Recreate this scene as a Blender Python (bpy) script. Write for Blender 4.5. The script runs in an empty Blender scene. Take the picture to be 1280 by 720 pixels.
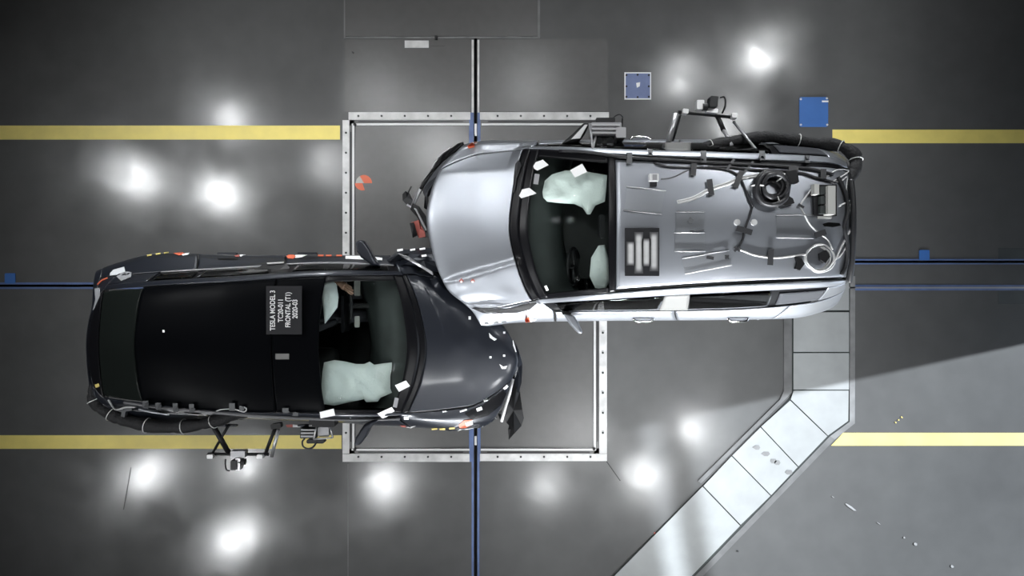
import bpy, bmesh, math, random
import numpy as np
from mathutils import Vector
from mathutils.bvhtree import BVHTree
random.seed(7)
rng = np.random.default_rng(7)
scene = bpy.context.scene
COL = scene.collection

# ------------------------------------------------------------------ camera
CAM_H, FPX = 7.0, 750.0                      # overhead camera height (m), focal length in 1280-px pixels
cam_d = bpy.data.cameras.new('camera')
cam_d.sensor_width = 36.0
cam_d.lens = 36.0 * FPX / 1280.0
cam = bpy.data.objects.new('camera', cam_d)
cam.location = (0, 0, CAM_H)
COL.objects.link(cam)
scene.camera = cam

# ------------------------------------------------------------------ view, world, sun, lamps
scene.view_settings.view_transform = 'Standard'
scene.view_settings.look = 'None'
scene.view_settings.gamma = 1.0
scene.view_settings.use_curve_mapping = False
scene.view_settings.exposure = 0.0
W = bpy.data.worlds.new('world'); scene.world = W
W.use_nodes = True
W.node_tree.nodes['Background'].inputs[0].default_value = (0.62, 0.70, 0.80, 1)
W.node_tree.nodes['Background'].inputs[1].default_value = 5.0

# low daylight through the hall door on the right
SUN_DIR = Vector((-0.978, -0.209, -0.47)).normalized()
sd = bpy.data.lights.new('daylight_sun', 'SUN')
sd.energy = 14.0; sd.angle = math.radians(0.6); sd.color = (0.86, 0.93, 1.0)
so = bpy.data.objects.new('daylight_sun', sd); COL.objects.link(so)
so.rotation_euler = SUN_DIR.to_track_quat('-Z', 'Y').to_euler()
so.location = (12, 3, 8)

# flood lamps under the hall ceiling, all aimed at the impact point
LAMP_Z = 6.6
LAMP_K = 0.055
LAMPS = [  # pixel where the glossy floor mirrors the lamp, power
    (168, 222, 300), (276, 242, 300), (288, 148, 150), (413, 205, 110), (548, 186, 200),
    (952, 68, 260), (852, 96, 150), (662, 112, 110), (472, 122, 110), (915, 152, 130),
    (185, 592, 260), (295, 672, 330), (482, 604, 260), (684, 605, 130), (870, 538, 150),
    (805, 596, 220), (305, 580, 150), (730, 540, 110),
    (605, 236, 130),  # unseen lamp placed for the bonnet highlight; its floor glint falls under the car
]
for i, (lx, ly, pw) in enumerate(LAMPS):
    k = (CAM_H + LAMP_Z) / FPX
    ld = bpy.data.lights.new('flood_lamp', 'AREA')
    ld.shape = 'DISK'; ld.size = 0.55
    ld.energy = pw * LAMP_K; ld.spread = math.radians(72)
    ld.color = (0.965, 0.985, 1.0)
    lo = bpy.data.objects.new('flood_lamp', ld); COL.objects.link(lo)
    lo.location = ((lx - 640) * k, (360 - ly) * k, LAMP_Z)
    aim = Vector((0.28 * lo.location.x, 0.22 * lo.location.y, 0.0)) - lo.location
    lo.rotation_euler = aim.to_track_quat('-Z', 'Y').to_euler()

# unseen side floods inferred from the bright flanks of the cars, added and aimed at them
for (lx, ly, lz, ax, ay, pw) in ((0.2, -9.6, 2.4, 0.6, 0.0, 78), (2.2, -9.6, 2.4, 1.8, 0.0, 95), (4.2, -9.6, 2.4, 3.0, 0.0, 78),
                                 (-3.6, 9.6, 2.4, -3.0, -.2, 45), (0.5, 9.6, 2.4, 0.9, .8, 10), (3.4, 9.6, 2.4, 2.6, .8, 26)):
    ld = bpy.data.lights.new('side_flood', 'AREA')
    ld.shape = 'RECTANGLE'; ld.size = 1.2; ld.size_y = .6
    ld.energy = pw; ld.spread = math.radians(36); ld.color = (0.95, 0.98, 1.0)
    lo = bpy.data.objects.new('side_flood', ld); COL.objects.link(lo)
    lo.location = (lx, ly, lz)
    lo.rotation_euler = (Vector((ax, ay, 1.3)) - lo.location).to_track_quat('-Z', 'Y').to_euler()

# ------------------------------------------------------------------ helpers
def at(px, py, z=0.0):
    k = (CAM_H - z) / FPX
    return Vector(((px - 640) * k, (360 - py) * k, z))

def lin(c):
    return tuple(((x / 255) / 12.92 if x / 255 <= .04045 else ((x / 255 + .055) / 1.055) ** 2.4) for x in c)

MATS = {}
def mat(name, col, rough=.5, metal=0., coat=0., spec=.5, noise=0., nscale=6., bump=0., bscale=60., rnoise=0., emit=None):
    m = bpy.data.materials.new(name); m.use_nodes = True
    nt = m.node_tree; b = nt.nodes['Principled BSDF']
    b.inputs['Base Color'].default_value = (*col, 1)
    b.inputs['Roughness'].default_value = rough
    b.inputs['Metallic'].default_value = metal
    b.inputs['Coat Weight'].default_value = coat
    b.inputs['Coat Roughness'].default_value = .12
    b.inputs['Specular IOR Level'].default_value = spec
    tc = nt.nodes.new('ShaderNodeTexCoord')
    if noise > 0 or rnoise > 0:
        n = nt.nodes.new('ShaderNodeTexNoise'); n.inputs['Scale'].default_value = nscale
        n.inputs['Detail'].default_value = 6
        nt.links.new(tc.outputs['Object'], n.inputs['Vector'])
        if noise > 0:
            mr = nt.nodes.new('ShaderNodeMapRange')
            mr.inputs[1].default_value = .3; mr.inputs[2].default_value = .7
            mr.inputs[3].default_value = 1 - noise; mr.inputs[4].default_value = 1 + noise
            nt.links.new(n.outputs['Fac'], mr.inputs[0])
            mx = nt.nodes.new('ShaderNodeVectorMath'); mx.operation = 'SCALE'
            mx.inputs[0].default_value = col
            nt.links.new(mr.outputs[0], mx.inputs['Scale'])
            nt.links.new(mx.outputs[0], b.inputs['Base Color'])
        if rnoise > 0:
            mr2 = nt.nodes.new('ShaderNodeMapRange')
            mr2.inputs[1].default_value = .3; mr2.inputs[2].default_value = .7
            mr2.inputs[3].default_value = max(.02, rough - rnoise); mr2.inputs[4].default_value = rough + rnoise
            nt.links.new(n.outputs['Fac'], mr2.inputs[0])
            nt.links.new(mr2.outputs[0], b.inputs['Roughness'])
    if bump > 0:
        nb = nt.nodes.new('ShaderNodeTexNoise'); nb.inputs['Scale'].default_value = bscale; nb.inputs['Detail'].default_value = 4
        nt.links.new(tc.outputs['Object'], nb.inputs['Vector'])
        bp = nt.nodes.new('ShaderNodeBump'); bp.inputs['Strength'].default_value = bump; bp.inputs['Distance'].default_value = .02
        nt.links.new(nb.outputs['Fac'], bp.inputs['Height'])
        nt.links.new(bp.outputs[0], b.inputs['Normal'])
    MATS[name] = m
    return m

def glass(name, tint, ior=1.45):
    m = bpy.data.materials.new(name); m.use_nodes = True
    nt = m.node_tree; nt.nodes.remove(nt.nodes['Principled BSDF'])
    out = nt.nodes['Material Output']
    t = nt.nodes.new('ShaderNodeBsdfTransparent'); t.inputs[0].default_value = (*tint, 1)
    g = nt.nodes.new('ShaderNodeBsdfGlossy'); g.inputs['Roughness'].default_value = .03
    f = nt.nodes.new('ShaderNodeFresnel'); f.inputs[0].default_value = ior
    mx = nt.nodes.new('ShaderNodeMixShader')
    nt.links.new(f.outputs[0], mx.inputs[0]); nt.links.new(t.outputs[0], mx.inputs[1]); nt.links.new(g.outputs[0], mx.inputs[2])
    nt.links.new(mx.outputs[0], out.inputs[0])
    MATS[name] = m
    return m

def tag(o, label=None, cat=None, group=None, kind=None):
    if label: o['label'] = label
    if cat: o['category'] = cat
    if group: o['group'] = group
    if kind: o['kind'] = kind
    return o

def mesh_obj(name, verts, faces, m, parent=None, smooth=True):
    me = bpy.data.meshes.new(name)
    me.from_pydata([tuple(v) for v in verts], [], faces)
    me.materials.append(MATS[m] if isinstance(m, str) else m)
    if smooth: me.polygons.foreach_set('use_smooth', [True] * len(me.polygons))
    me.update()
    o = bpy.data.objects.new(name, me); COL.objects.link(o)
    if parent is not None: o.parent = parent; o.matrix_parent_inverse = parent.matrix_world.inverted()
    return o

def empty(name, loc=(0, 0, 0)):
    o = bpy.data.objects.new(name, None); COL.objects.link(o); o.location = loc
    o.empty_display_size = .2
    o.matrix_world.translation = loc
    return o

class MB:
    """collects shapes for one mesh"""
    def __init__(s): s.v = []; s.f = []
    def add(s, v, f):
        k = len(s.v); s.v += [Vector(p) for p in v]; s.f += [[i + k for i in q] for q in f]; return s
    def box(s, c, size, rz=0., bev=0.):
        sx, sy, sz = [x / 2 for x in size]
        b = min(bev, sx * .9, sy * .9)
        if b > 0:
            out = []
            for (qx, qy, a0) in ((1, 1, 0), (-1, 1, 90), (-1, -1, 180), (1, -1, 270)):
                for t in (0, 45, 90):
                    a = math.radians(a0 + t)
                    out.append((qx * (sx - b) + b * math.cos(a), qy * (sy - b) + b * math.sin(a)))
        else:
            out = [(sx, sy), (-sx, sy), (-sx, -sy), (sx, -sy)]
        n = len(out); cr, sr = math.cos(rz), math.sin(rz)
        v = []
        for z in (-sz, sz):
            for x, y in out: v.append((c[0] + x * cr - y * sr, c[1] + x * sr + y * cr, c[2] + z))
        f = [[i, (i + 1) % n, n + (i + 1) % n, n + i] for i in range(n)] + [list(range(n, 2 * n)), list(range(n - 1, -1, -1))]
        return s.add(v, f)
    def prism(s, poly, z0, z1):
        """poly: list of (x,y); vertical prism"""
        a = sum(poly[i][0] * poly[(i + 1) % len(poly)][1] - poly[(i + 1) % len(poly)][0] * poly[i][1] for i in range(len(poly)))
        if a < 0: poly = poly[::-1]
        n = len(poly)
        v = [(p[0], p[1], z0) for p in poly] + [(p[0], p[1], z1) for p in poly]
        f = [[i, (i + 1) % n, n + (i + 1) % n, n + i] for i in range(n)] + [list(range(n, 2 * n)), list(range(n - 1, -1, -1))]
        return s.add(v, f)
    def tube(s, pts, r, n=8, caps=True):
        pts = [Vector(p) for p in pts]; m = len(pts)
        rr = r if isinstance(r, (list, tuple)) else [r] * m
        v = []; up = None
        for i, p in enumerate(pts):
            d = (pts[min(i + 1, m - 1)] - pts[max(i - 1, 0)])
            if d.length < 1e-9: d = Vector((1, 0, 0))
            d.normalize()
            if up is None:
                up = Vector((0, 0, 1)) if abs(d.z) < .9 else Vector((0, 1, 0))
            a = d.cross(up)
            if a.length < 1e-6: a = d.orthogonal()
            a.normalize(); b = a.cross(d); up = b
            for k in range(n):
                t = 2 * math.pi * k / n
                v.append(p + (a * math.cos(t) + b * math.sin(t)) * rr[i])
        f = []
        for i in range(m - 1):
            for k in range(n):
                f.append([i * n + k, (i + 1) * n + k, (i + 1) * n + (k + 1) % n, i * n + (k + 1) % n])
        if caps:
            f.append([k for k in range(n)]); f.append([(m - 1) * n + k for k in range(n - 1, -1, -1)])
        return s.add(v, f)
    def build(s, name, m, parent=None, smooth=False):
        o = mesh_obj(name, s.v, s.f, m, parent, smooth)
        return o

def spl(pts, k=6):
    """Catmull-Rom through points"""
    P = [Vector(p) for p in pts]
    if len(P) < 3: return P
    out = []
    for i in range(len(P) - 1):
        p0 = P[max(i - 1, 0)]; p1 = P[i]; p2 = P[i + 1]; p3 = P[min(i + 2, len(P) - 1)]
        for j in range(k):
            t = j / k
            out.append(.5 * ((2 * p1) + (p2 - p0) * t + (2 * p0 - 5 * p1 + 4 * p2 - p3) * t * t + (3 * p1 - p0 - 3 * p2 + p3) * t ** 3))
    out.append(P[-1]); return out

def vnoise(x, y, s=1., seed=0):
    return (math.sin(x * 7.1 * s + seed) * math.cos(y * 5.3 * s + 1.7 * seed) + .6 * math.sin(x * 13.7 * s - y * 11.3 * s + 2.1 * seed) + .4 * math.cos(x * 23.1 * s + y * 19.7 * s + seed)) / 2.

# ------------------------------------------------------------------ materials
mat('silver_paint', (.315, .33, .36), .40, .85, .15, noise=.02, nscale=3)
mat('dark_paint', (.013, .0155, .0225), .36, .3, .25)
mat('gloss_black', (.004, .004, .005), .3, 0, 0, spec=.2)
mat('roof_glass_black', (.0022, .0024, .003), .3, 0, 0, spec=.02)
mat('rear_glass_green', (.0085, .0105, .0095), .2, 0, 0, spec=.06)
mat('black_plastic', (.007, .007, .008), .5, spec=.35)
mat('black_foam', (.006, .006, .007), .75, bump=.5, bscale=50)
mat('rubber', (.015, .015, .015), .7)
mat('interior', (.020, .025, .024), .6, noise=.3, nscale=4)
mat('interior_dark', (.006, .007, .007), .7)
mat('airbag_cloth', (.70, .75, .73), .85, bump=.5, bscale=18)
mat('white_sticker', (.86, .86, .86), .6)
mat('orange', (.62, .13, .06), .5)
mat('red_paint', (.40, .10, .08), .5)
mat('yellow_mark', (.62, .50, .16), .5)
mat('metal', (.48, .48, .49), .35, .8)
mat('dull_metal', (.30, .30, .31), .45, .6)
mat('white_metal', (.58, .58, .58), .4, .2)
mat('chrome', (.8, .8, .82), .12, 1.)
mat('grey_tape', (.075, .078, .082), .6)
mat('black_tape', (.016, .016, .018), .5)
mat('white_cable', (.50, .50, .50), .5)
mat('black_cable', (.012, .012, .014), .45)
mat('grey_cable', (.12, .12, .125), .5)
mat('zip_tie', (.70, .70, .68), .5)
mat('placard', (.014, .014, .016), .6, spec=.2)
mat('print_white', (.62, .62, .62), .6)
mat('marker_grey', (.13, .13, .125), .6)
mat('quarter_glass', (.05, .052, .058), .35, spec=.12)
mat('pale_scrap', (.30, .30, .30), .6)
mat('kerb_worn', (.125, .125, .125), .45, noise=.2, nscale=6)
mat('pale_box', (.40, .40, .38), .5)
mat('lamp_lens', (.80, .82, .85), .15, .2, .5)
mat('tail_lens', (.45, .46, .48), .2, .3, .5)
mat('skin_tan', (.34, .20, .14), .6)
mat('dummy_cloth', (.05, .05, .06), .8)
mat('yellow_line', lin((234, 215, 120)), .5, noise=.06, nscale=5, rnoise=.06)
mat('blue_paint', lin((104, 118, 158)), .45, noise=.12, nscale=8)
mat('blue_strip', lin((82, 102, 146)), .45, noise=.2, nscale=6)
mat('blue_mat', lin((50, 102, 172)), .5, noise=.05, nscale=6)
mat('slot_black', (.004, .004, .005), .7)
mat('frame_metal', (.58, .575, .57), .5, .15, noise=.22, nscale=7, rnoise=.12)
mat('kerb', (.165, .165, .165), .6, noise=.25, nscale=6)
mat('tile', (.285, .295, .295), .5, noise=.06, nscale=5)
mat('steel_plate', (.112, .110, .108), .27, .1, noise=.04, nscale=9, rnoise=0)
mat('hall_wall', (.10, .10, .10), .8, noise=.1, nscale=1)
mat('hall_ceiling', (.07, .07, .07), .9, noise=.1, nscale=1)
glass('windscreen_glass', (.93, .955, .945), 1.05)
glass('tinted_glass', (.22, .23, .23), 1.3)

def floor_material():
    m = bpy.data.materials.new('floor'); m.use_nodes = True
    nt = m.node_tree; b = nt.nodes['Principled BSDF']; L = nt.links.new
    g = nt.nodes.new('ShaderNodeNewGeometry')
    n1 = nt.nodes.new('ShaderNodeTexNoise'); n1.inputs['Scale'].default_value = .55; n1.inputs['Detail'].default_value = 5
    n2 = nt.nodes.new('ShaderNodeTexNoise'); n2.inputs['Scale'].default_value = 4.0; n2.inputs['Detail'].default_value = 8
    n3 = nt.nodes.new('ShaderNodeTexNoise'); n3.inputs['Scale'].default_value = 2.3; n3.inputs['Detail'].default_value = 3; n3.inputs['Distortion'].default_value = .8
    for n in (n1, n2, n3): L(g.outputs['Position'], n.inputs['Vector'])
    r = nt.nodes.new('ShaderNodeValToRGB')
    r.color_ramp.elements[0].position = .3; r.color_ramp.elements[0].color = (.088, .088, .088, 1)
    r.color_ramp.elements[1].position = .7; r.color_ramp.elements[1].color = (.118, .118, .117, 1)
    mixn = nt.nodes.new('ShaderNodeMath'); mixn.operation = 'MULTIPLY_ADD'; mixn.inputs[1].default_value = .35
    L(n2.outputs['Fac'], mixn.inputs[0])
    sc = nt.nodes.new('ShaderNodeMath'); sc.operation = 'MULTIPLY'; sc.inputs[1].default_value = .65
    L(n1.outputs['Fac'], sc.inputs[0]); L(sc.outputs[0], mixn.inputs[2])
    L(mixn.outputs[0], r.inputs[0]); L(r.outputs[0], b.inputs['Base Color'])
    mr = nt.nodes.new('ShaderNodeMapRange'); mr.inputs[1].default_value = .3; mr.inputs[2].default_value = .7
    mr.inputs[3].default_value = .14; mr.inputs[4].default_value = .22
    L(n3.outputs['Fac'], mr.inputs[0]); L(mr.outputs[0], b.inputs['Roughness'])
    bp = nt.nodes.new('ShaderNodeBump'); bp.inputs['Strength'].default_value = .14; bp.inputs['Distance'].default_value = .01
    L(n3.outputs['Fac'], bp.inputs['Height']); L(bp.outputs[0], b.inputs['Normal'])
    b.inputs['Specular IOR Level'].default_value = .5
    MATS['floor'] = m
floor_material()

# ------------------------------------------------------------------ the hall
def fx(px): return at(px, 360).x
def fy(py): return at(640, py).y
X0, X1, Y0, Y1, ZC = -15., 16., -12., 12., 9.2
SLX = (fx(592.6), fx(596.4))          # cross slot (runs up and down the picture)
SLA = (fy(358.6), fy(355.8))          # left tow slot
SLB = (fy(328.6), fy(325.8))          # right tow slot

fl = MB()
def rect(x0, x1, y0, y1): fl.add([(x0, y0, 0), (x1, y0, 0), (x1, y1, 0), (x0, y1, 0)], [[0, 1, 2, 3]])
rect(X0, SLX[0], Y0, SLA[0]); rect(X0, SLX[0], SLA[1], Y1)
rect(SLX[1], X1, Y0, SLB[0]); rect(SLX[1], X1, SLB[1], Y1)
floor = tag(fl.build('floor', 'floor'), 'glossy grey painted test hall floor', kind='structure')
ch = MB()
def channel(x0, x1, y0, y1):
    ch.add([(x0, y0, 0), (x1, y0, 0), (x1, y1, 0), (x0, y1, 0), (x0, y0, -.12), (x1, y0, -.12), (x1, y1, -.12), (x0, y1, -.12)],
           [[4, 5, 6, 7], [0, 4, 7, 3], [1, 2, 6, 5], [0, 1, 5, 4], [3, 7, 6, 2]])
channel(SLX[0], SLX[1], Y0, Y1); channel(X0, SLX[0], *SLA); channel(SLX[1], X1, *SLB)
ch.build('slot_channel', 'slot_black', floor)

def wall(name, a, b, z0=0., z1=ZC):
    a, b = Vector((*a, 0)), Vector((*b, 0)); d = b - a; c = (a + b) / 2
    o = MB().box((c.x, c.y, (z0 + z1) / 2), (d.length, .2, z1 - z0), math.atan2(d.y, d.x)).build(name, 'hall_wall')
    return tag(o, 'plain dark hall wall', kind='structure')
wall('wall_back', (X0, Y1), (X1, Y1)); wall('wall_front', (X0, Y0), (X1, Y0)); wall('wall_left', (X0, Y0), (X0, Y1))
o = MB().box(((X0 + X1) / 2, 0, ZC + .1), (X1 - X0, Y1 - Y0, .2)).build('ceiling', 'hall_ceiling'); tag(o, 'dark hall ceiling', kind='structure')
# right wall with the tall door opening that lets the daylight in (slightly angled, as its light patch on the floor shows)
wd = Vector((0.156, -0.988, 0))
def sun_back(px, py, s):               # from a floor pixel back along the sun to plan distance s
    p = at(px, py); h = Vector((SUN_DIR.x, SUN_DIR.y, 0)).normalized()
    return p - h * s
jamb = sun_back(800, 533, 8.6)         # the near jamb: its shadow edge runs along the sun direction
tan_e = -SUN_DIR.z / Vector((SUN_DIR.x, SUN_DIR.y)).length
def hgt(px, py):                       # height on the wall that throws its edge onto this floor pixel
    p = at(px, py); h = Vector((SUN_DIR.x, SUN_DIR.y)).normalized()
    n = Vector((-wd.y, wd.x)); d = (Vector((jamb.x, jamb.y)) - Vector((p.x, p.y))).dot(n) / (-h.dot(n))
    return d * tan_e
h_door, h_bar, h_top = hgt(866, 600), hgt(840, 600), hgt(806, 600)
def wall_part(name, s0, s1, z0, z1, parent=None):
    c = jamb + wd * (s0 + s1) / 2
    o = MB().box((c.x, c.y, (z0 + z1) / 2), (abs(s1 - s0), .06, z1 - z0), math.atan2(wd.y, wd.x)).build(name, 'hall_wall', parent)
    return o
wr = wall_part('wall_right', -16, 0, 0, ZC); tag(wr, 'dark hall wall beside the tall door opening', kind='structure')
wall_part('wall_panel', 0, 7.5, h_top, ZC, wr); wall_part('door_header', 0, 7.5, h_door, h_bar, wr); wall_part('wall_panel', 7.5, 16, 0, ZC, wr)

# floor parts -------------------------------------------------------
def fquad(name, pts, m, z1=.004, z0=0., parent=floor):
    return MB().prism([(at(x, y).x, at(x, y).y) for x, y in pts], z0, z1).build(name, m, parent)
def frect(name, x0, y0, x1, y1, m, z1=.004, parent=floor):
    return fquad(name, [(x0, y0), (x1, y0), (x1, y1), (x0, y1)], m, z1, 0., parent)
frect('painted_line', -900, 157, 425, 174.5, 'yellow_line', .002)
frect('painted_line', 1040.5, 162, 2000, 179, 'yellow_line', .002)
frect('painted_line', -900, 544, 427, 561, 'yellow_line', .002)
fquad('painted_line', [(1054, 541), (2000, 541), (2000, 557), (1039, 557)], 'yellow_line', .002)
# tow slot edges
for a in ((0, 353, 600, 355.6), (0, 358.8, 600, 361.2)):
    frect('slot_edge', -900, a[1], 428, a[3], 'blue_strip', .006)
for a in ((323.8, 325.6), (328.8, 330.4)):
    frect('slot_edge', 760, a[0], 2000, a[1], 'blue_strip', .006)
frect('slot_edge', 1040, 356, 2000, 363, 'blue_strip', .004)
frect('slot_rod', 1040, 358.6, 2000, 360.6, 'dull_metal', .010)
for (y0, y1, m) in ((50, 141, 'frame_metal'), (577, 900, 'blue_strip')):
    frect('slot_edge', 589.6, y0, 592.2, y1, m, .006); frect('slot_edge', 596.8, y0, 599.2, y1, m, .006)
for (y0, y1) in ((141, 182), (530, 577)):
    frect('slot_guide', 586.4, y0, 592.2, y1, 'blue_strip', .010); frect('slot_guide', 596.8, y0, 600.6, y1, 'blue_strip', .010)
    frect('slot_tongue', 593.2, (155 if y0 < 300 else 545), 596, (170 if y0 < 300 else 556), 'white_metal', .012)
# steel plates
frect('floor_plate', 431, 49, 588.6, 139.5, 'steel_plate', .004)
frect('floor_plate', 600.2, 49, 760, 139.5, 'steel_plate', .004)
frect('floor_plate', 445, 157, 586, 352, 'steel_plate', .003)
frect('floor_plate', 601, 157, 741, 352, 'steel_plate', .003)
frect('floor_plate', 445, 364, 586, 559, 'steel_plate', .003)
frect('floor_plate', 601, 364, 741, 559, 'steel_plate', .003)
frect('plate_tab', 506, 51, 536, 60, 'frame_metal', .008); frect('plate_tab', 539, 48, 556, 58, 'steel_plate', .010)
# seams
frect('floor_seam', 434.6, 580, 435.5, 900, 'kerb', .0015)
frect('floor_mark', 1248, 310, 1420, 324, 'interior', .001); frect('floor_mark', 1248, 364, 1420, 380, 'interior', .001)
fquad('floor_crack', [(757, 576), (758.4, 576), (776, 601), (774.6, 601)], 'slot_black', .0012)
fquad('floor_crack', [(163.4, 584), (164.4, 584), (155, 637), (154, 637)], 'slot_black', .0012)

# pit frame (top-level thing on the floor)
pf = empty('pit_frame', at(594, 357)); tag(pf, 'pale bolted metal frame around the impact pit under both cars', 'metal frame')
def rail(band, lip, bolts):
    r = frect('frame_rail', *band, 'frame_metal', .012, pf)
    x0, y0, x1, y1 = lip; hor = abs(x1 - x0) > abs(y1 - y0)
    frect('frame_lip', *lip, 'white_metal', .012, pf)
    gx = (min(band[0], x0), min(band[1], y0), max(band[2], x1), max(band[3], y1))
    frect('frame_groove', gx[0], gx[1], gx[2], gx[3], 'steel_plate', .006, pf)
    if hor: ym = (min(y1, band[3]) + max(y0, band[1])) / 2; frect('groove_line', x0 + 8, ym - .6, x1 - 8, ym + .6, 'slot_black', .009, pf)
    else: xm = (min(x1, band[2]) + max(x0, band[0])) / 2; frect('groove_line', xm - .6, y0 + 8, xm + .6, y1 - 8, 'slot_black', .009, pf)
    b = MB()
    for (bx, by) in bolts:
        p = at(bx, by, .012); b.tube([p, p + Vector((0, 0, .006))], .013, 8)
    bo = b.build('bolts', 'interior', r); tag(bo, kind='stuff')
rail((436, 140.5, 588, 150), (440, 154.5, 587, 157), [(448 + 29 * i, 145) for i in range(5)])
rail((600, 140.5, 761, 150), (602, 154.5, 757, 157), [(622 + 29 * i, 145) for i in range(5)])
rail((428.5, 150.5, 437, 566.5), (440.6, 157, 443.2, 560), [(432.5, 166 + 25 * i) for i in range(16)])
rail((749, 150.5, 758.5, 566.5), (742, 157, 744.6, 560), [(753.5, 166 + 25 * i) for i in range(16)])
rail((428.5, 567, 587, 577), (440, 560.5, 587, 563), [(448 + 29 * i, 571) for i in range(5)])
rail((600, 567, 758.5, 576), (601, 560.5, 745, 563), [(622 + 29 * i, 571) for i in range(5)])
for (bx, by) in ((443.6, 155.8), (443.6, 561.7), (742.4, 561)):
    p = at(bx, by, .012); MB().tube([p, p + Vector((0, 0, .008))], .018, 10).build('corner_bolt', 'black_plastic', pf)

# big cover plate at the top edge
cp = empty('cover_plate', at(552, 0)); tag(cp, 'large dull steel cover plate at the top of the cross slot', 'cover plate')
MB().prism([(fx(432), fy(-120)), (fx(672), fy(-120)), (fx(672), fy(46)), (fx(432), fy(46))], 0, .02).build('plate', 'steel_plate', cp)
MB().prism([(fx(430), fy(-120)), (fx(675), fy(-120)), (fx(675), fy(48)), (fx(430), fy(48))], 0, .008).build('plate_edge', 'kerb', cp)
p = at(545.5, 48); MB().box((p.x, p.y, .02), (.03, .04, .03)).build('latch', 'black_plastic', cp)

# tiles -----------------------------------------------------------
def inset(pts, d=.35):
    cx = sum(p[0] for p in pts) / len(pts); cy = sum(p[1] for p in pts) / len(pts)
    out = []
    for x, y in pts:
        l = math.hypot(x - cx, y - cy); out.append((x + (cx - x) * d / l * 1.4, y + (cy - y) * d / l * 1.4))
    return out
TILES = [
    [(991, 345), (1061, 345), (1061, 388), (991, 388)],
    [(991, 390), (1061, 390), (1061, 440), (991, 440)],
    [(991, 441), (1061, 441), (1061, 487), (991, 487)],
    [(991, 488), (1060.5, 488), (1060, 526), (1034.5, 544.5), (987.5, 499)],
    [(987, 500), (1034, 545), (997.5, 583), (950.5, 533)],
    [(950, 533.5), (997, 583.5), (963.5, 619), (914.5, 569)],
    [(914, 569.5), (963, 619.5), (925.5, 656), (878.5, 607)],
    [(878, 607.5), (925, 656.5), (690, 900), (590, 900)],
]
for t in TILES: fquad('tile', inset(t), 'tile', .012)
fquad('tile_bed', [(990, 345), (1062, 345), (1061, 527), (685, 910), (575, 910), (986, 499), (990, 492)], 'interior', .006)
fquad('kerb_strip', [(979.5, 345), (989.4, 345), (989.4, 490), (982, 498), (876, 604), (872, 601), (975, 499), (979.5, 488)], 'kerb_worn', .009)
fquad('kerb_strip', [(1062, 345), (1068.5, 345), (1068, 529), (1043, 549), (1037, 545), (1061.5, 527)], 'kerb', .010)
fquad('kerb_strip', [(1037, 545), (1043, 549), (690, 915), (680, 915)], 'kerb_worn', .009)

# blue squares on the floor
bc = empty('floor_cover', at(797, 107)); tag(bc, 'blue square floor cover with white border and small white centre mark', 'floor cover')
frect('border', 780.5, 90.5, 813.8, 124.5, 'white_sticker', .004, bc); frect('face', 782, 92, 812.5, 123, 'blue_paint', .006, bc)
fquad('centre_mark', [(795, 104), (800, 103), (799.5, 108), (796, 110)], 'white_sticker', .008, 0, bc)
for q in ((783, 94), (783, 108), (783, 121), (797, 93.5), (797, 121.5), (811, 94), (811, 108), (811, 121)):
    p = at(*q, .006); MB().tube([p, p + Vector((0, 0, .005))], .012, 8).build('screw', 'interior_dark', bc)
bm_ = empty('floor_mat', at(1017, 140)); tag(bm_, 'plain blue square mat beside the upper right yellow line', 'floor mat')
MB().box(at(1017, 140, .004), (.335, .345, .008), 0, .02).build('mat', 'blue_mat', bm_)
frect('corner_fitting', 1027, 126, 1035, 128, 'white_sticker', .009, bm_)
for q in ((1001, 124), (1033.5, 123), (1001, 156), (1034, 156)):
    p = at(*q, .008); MB().tube([p, p + Vector((0, 0, .004))], .012, 8).build('stud', 'white_metal', bm_)
for q, lab in (((13, 348), 'small blue square tag beside the left tow slot'), ((1155, 319), 'small blue square tag beside the right tow slot')):
    p = at(*q); o = MB().box((p.x, p.y, .004), (.12, .12, .008), 0, .01).build('floor_tag', 'blue_mat'); tag(o, lab, 'floor tag', 'blue tags by the tow slots')
tg = empty('target_sticker', at(454, 229)); tag(tg, 'orange and white round target sticker on the floor inside the pit frame', 'sticker')
p = at(455, 229)
def sector(name, c, r, a0, a1, m, z, par):
    pts = [(c.x, c.y)] + [(c.x + r * math.cos(math.radians(a0 + (a1 - a0) * i / 8)), c.y + r * math.sin(math.radians(a0 + (a1 - a0) * i / 8))) for i in range(9)]
    return MB().prism(pts, 0, z).build(name, m, par)
sector('quadrant', p, .095, 0, 120, 'orange', .006, tg); sector('quadrant', p, .095, 120, 180, 'pale_box', .006, tg)
sector('quadrant', at(453, 229), .085, 180, 290, 'orange', .0065, tg)
# debris
DEB = [((1119.5, 528), .03, 'yellow_mark', 'yellow chip lying above the lower right yellow line, lowest of three'), ((1123, 525), .03, 'yellow_mark', 'yellow chip above the lower right yellow line, middle of three'),
       ((1127, 521.5), .03, 'yellow_mark', 'yellow chip above the lower right yellow line, highest of three'),
       ((1062, 633), .10, 'pale_scrap', 'longest pale scrap on the floor at the lower right'), ((1130, 672), .035, 'pale_scrap', 'small pale chip left of the pale flake on the lower right floor'),
       ((1144, 680), .06, 'pale_scrap', 'pale flake on the lower right floor'), ((1190, 708), .05, 'pale_scrap', 'pale chip nearest the bottom right corner'),
       ((1041, 621), .025, 'pale_scrap', 'tiny pale chip up left of the longest scrap'), ((1098, 654), .03, 'pale_scrap', 'pale chip between the longest scrap and the flake'),
       ((819, 667), .05, 'red_paint', 'small red scrap near the diagonal tile strip at the bottom'), ((922, 689), .03, 'interior_dark', 'dark crumb on the floor below the diagonal tiles'),
       ((441.5, 66), .05, 'interior_dark', 'dark blot on the steel floor plate left of the cross slot')]
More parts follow.
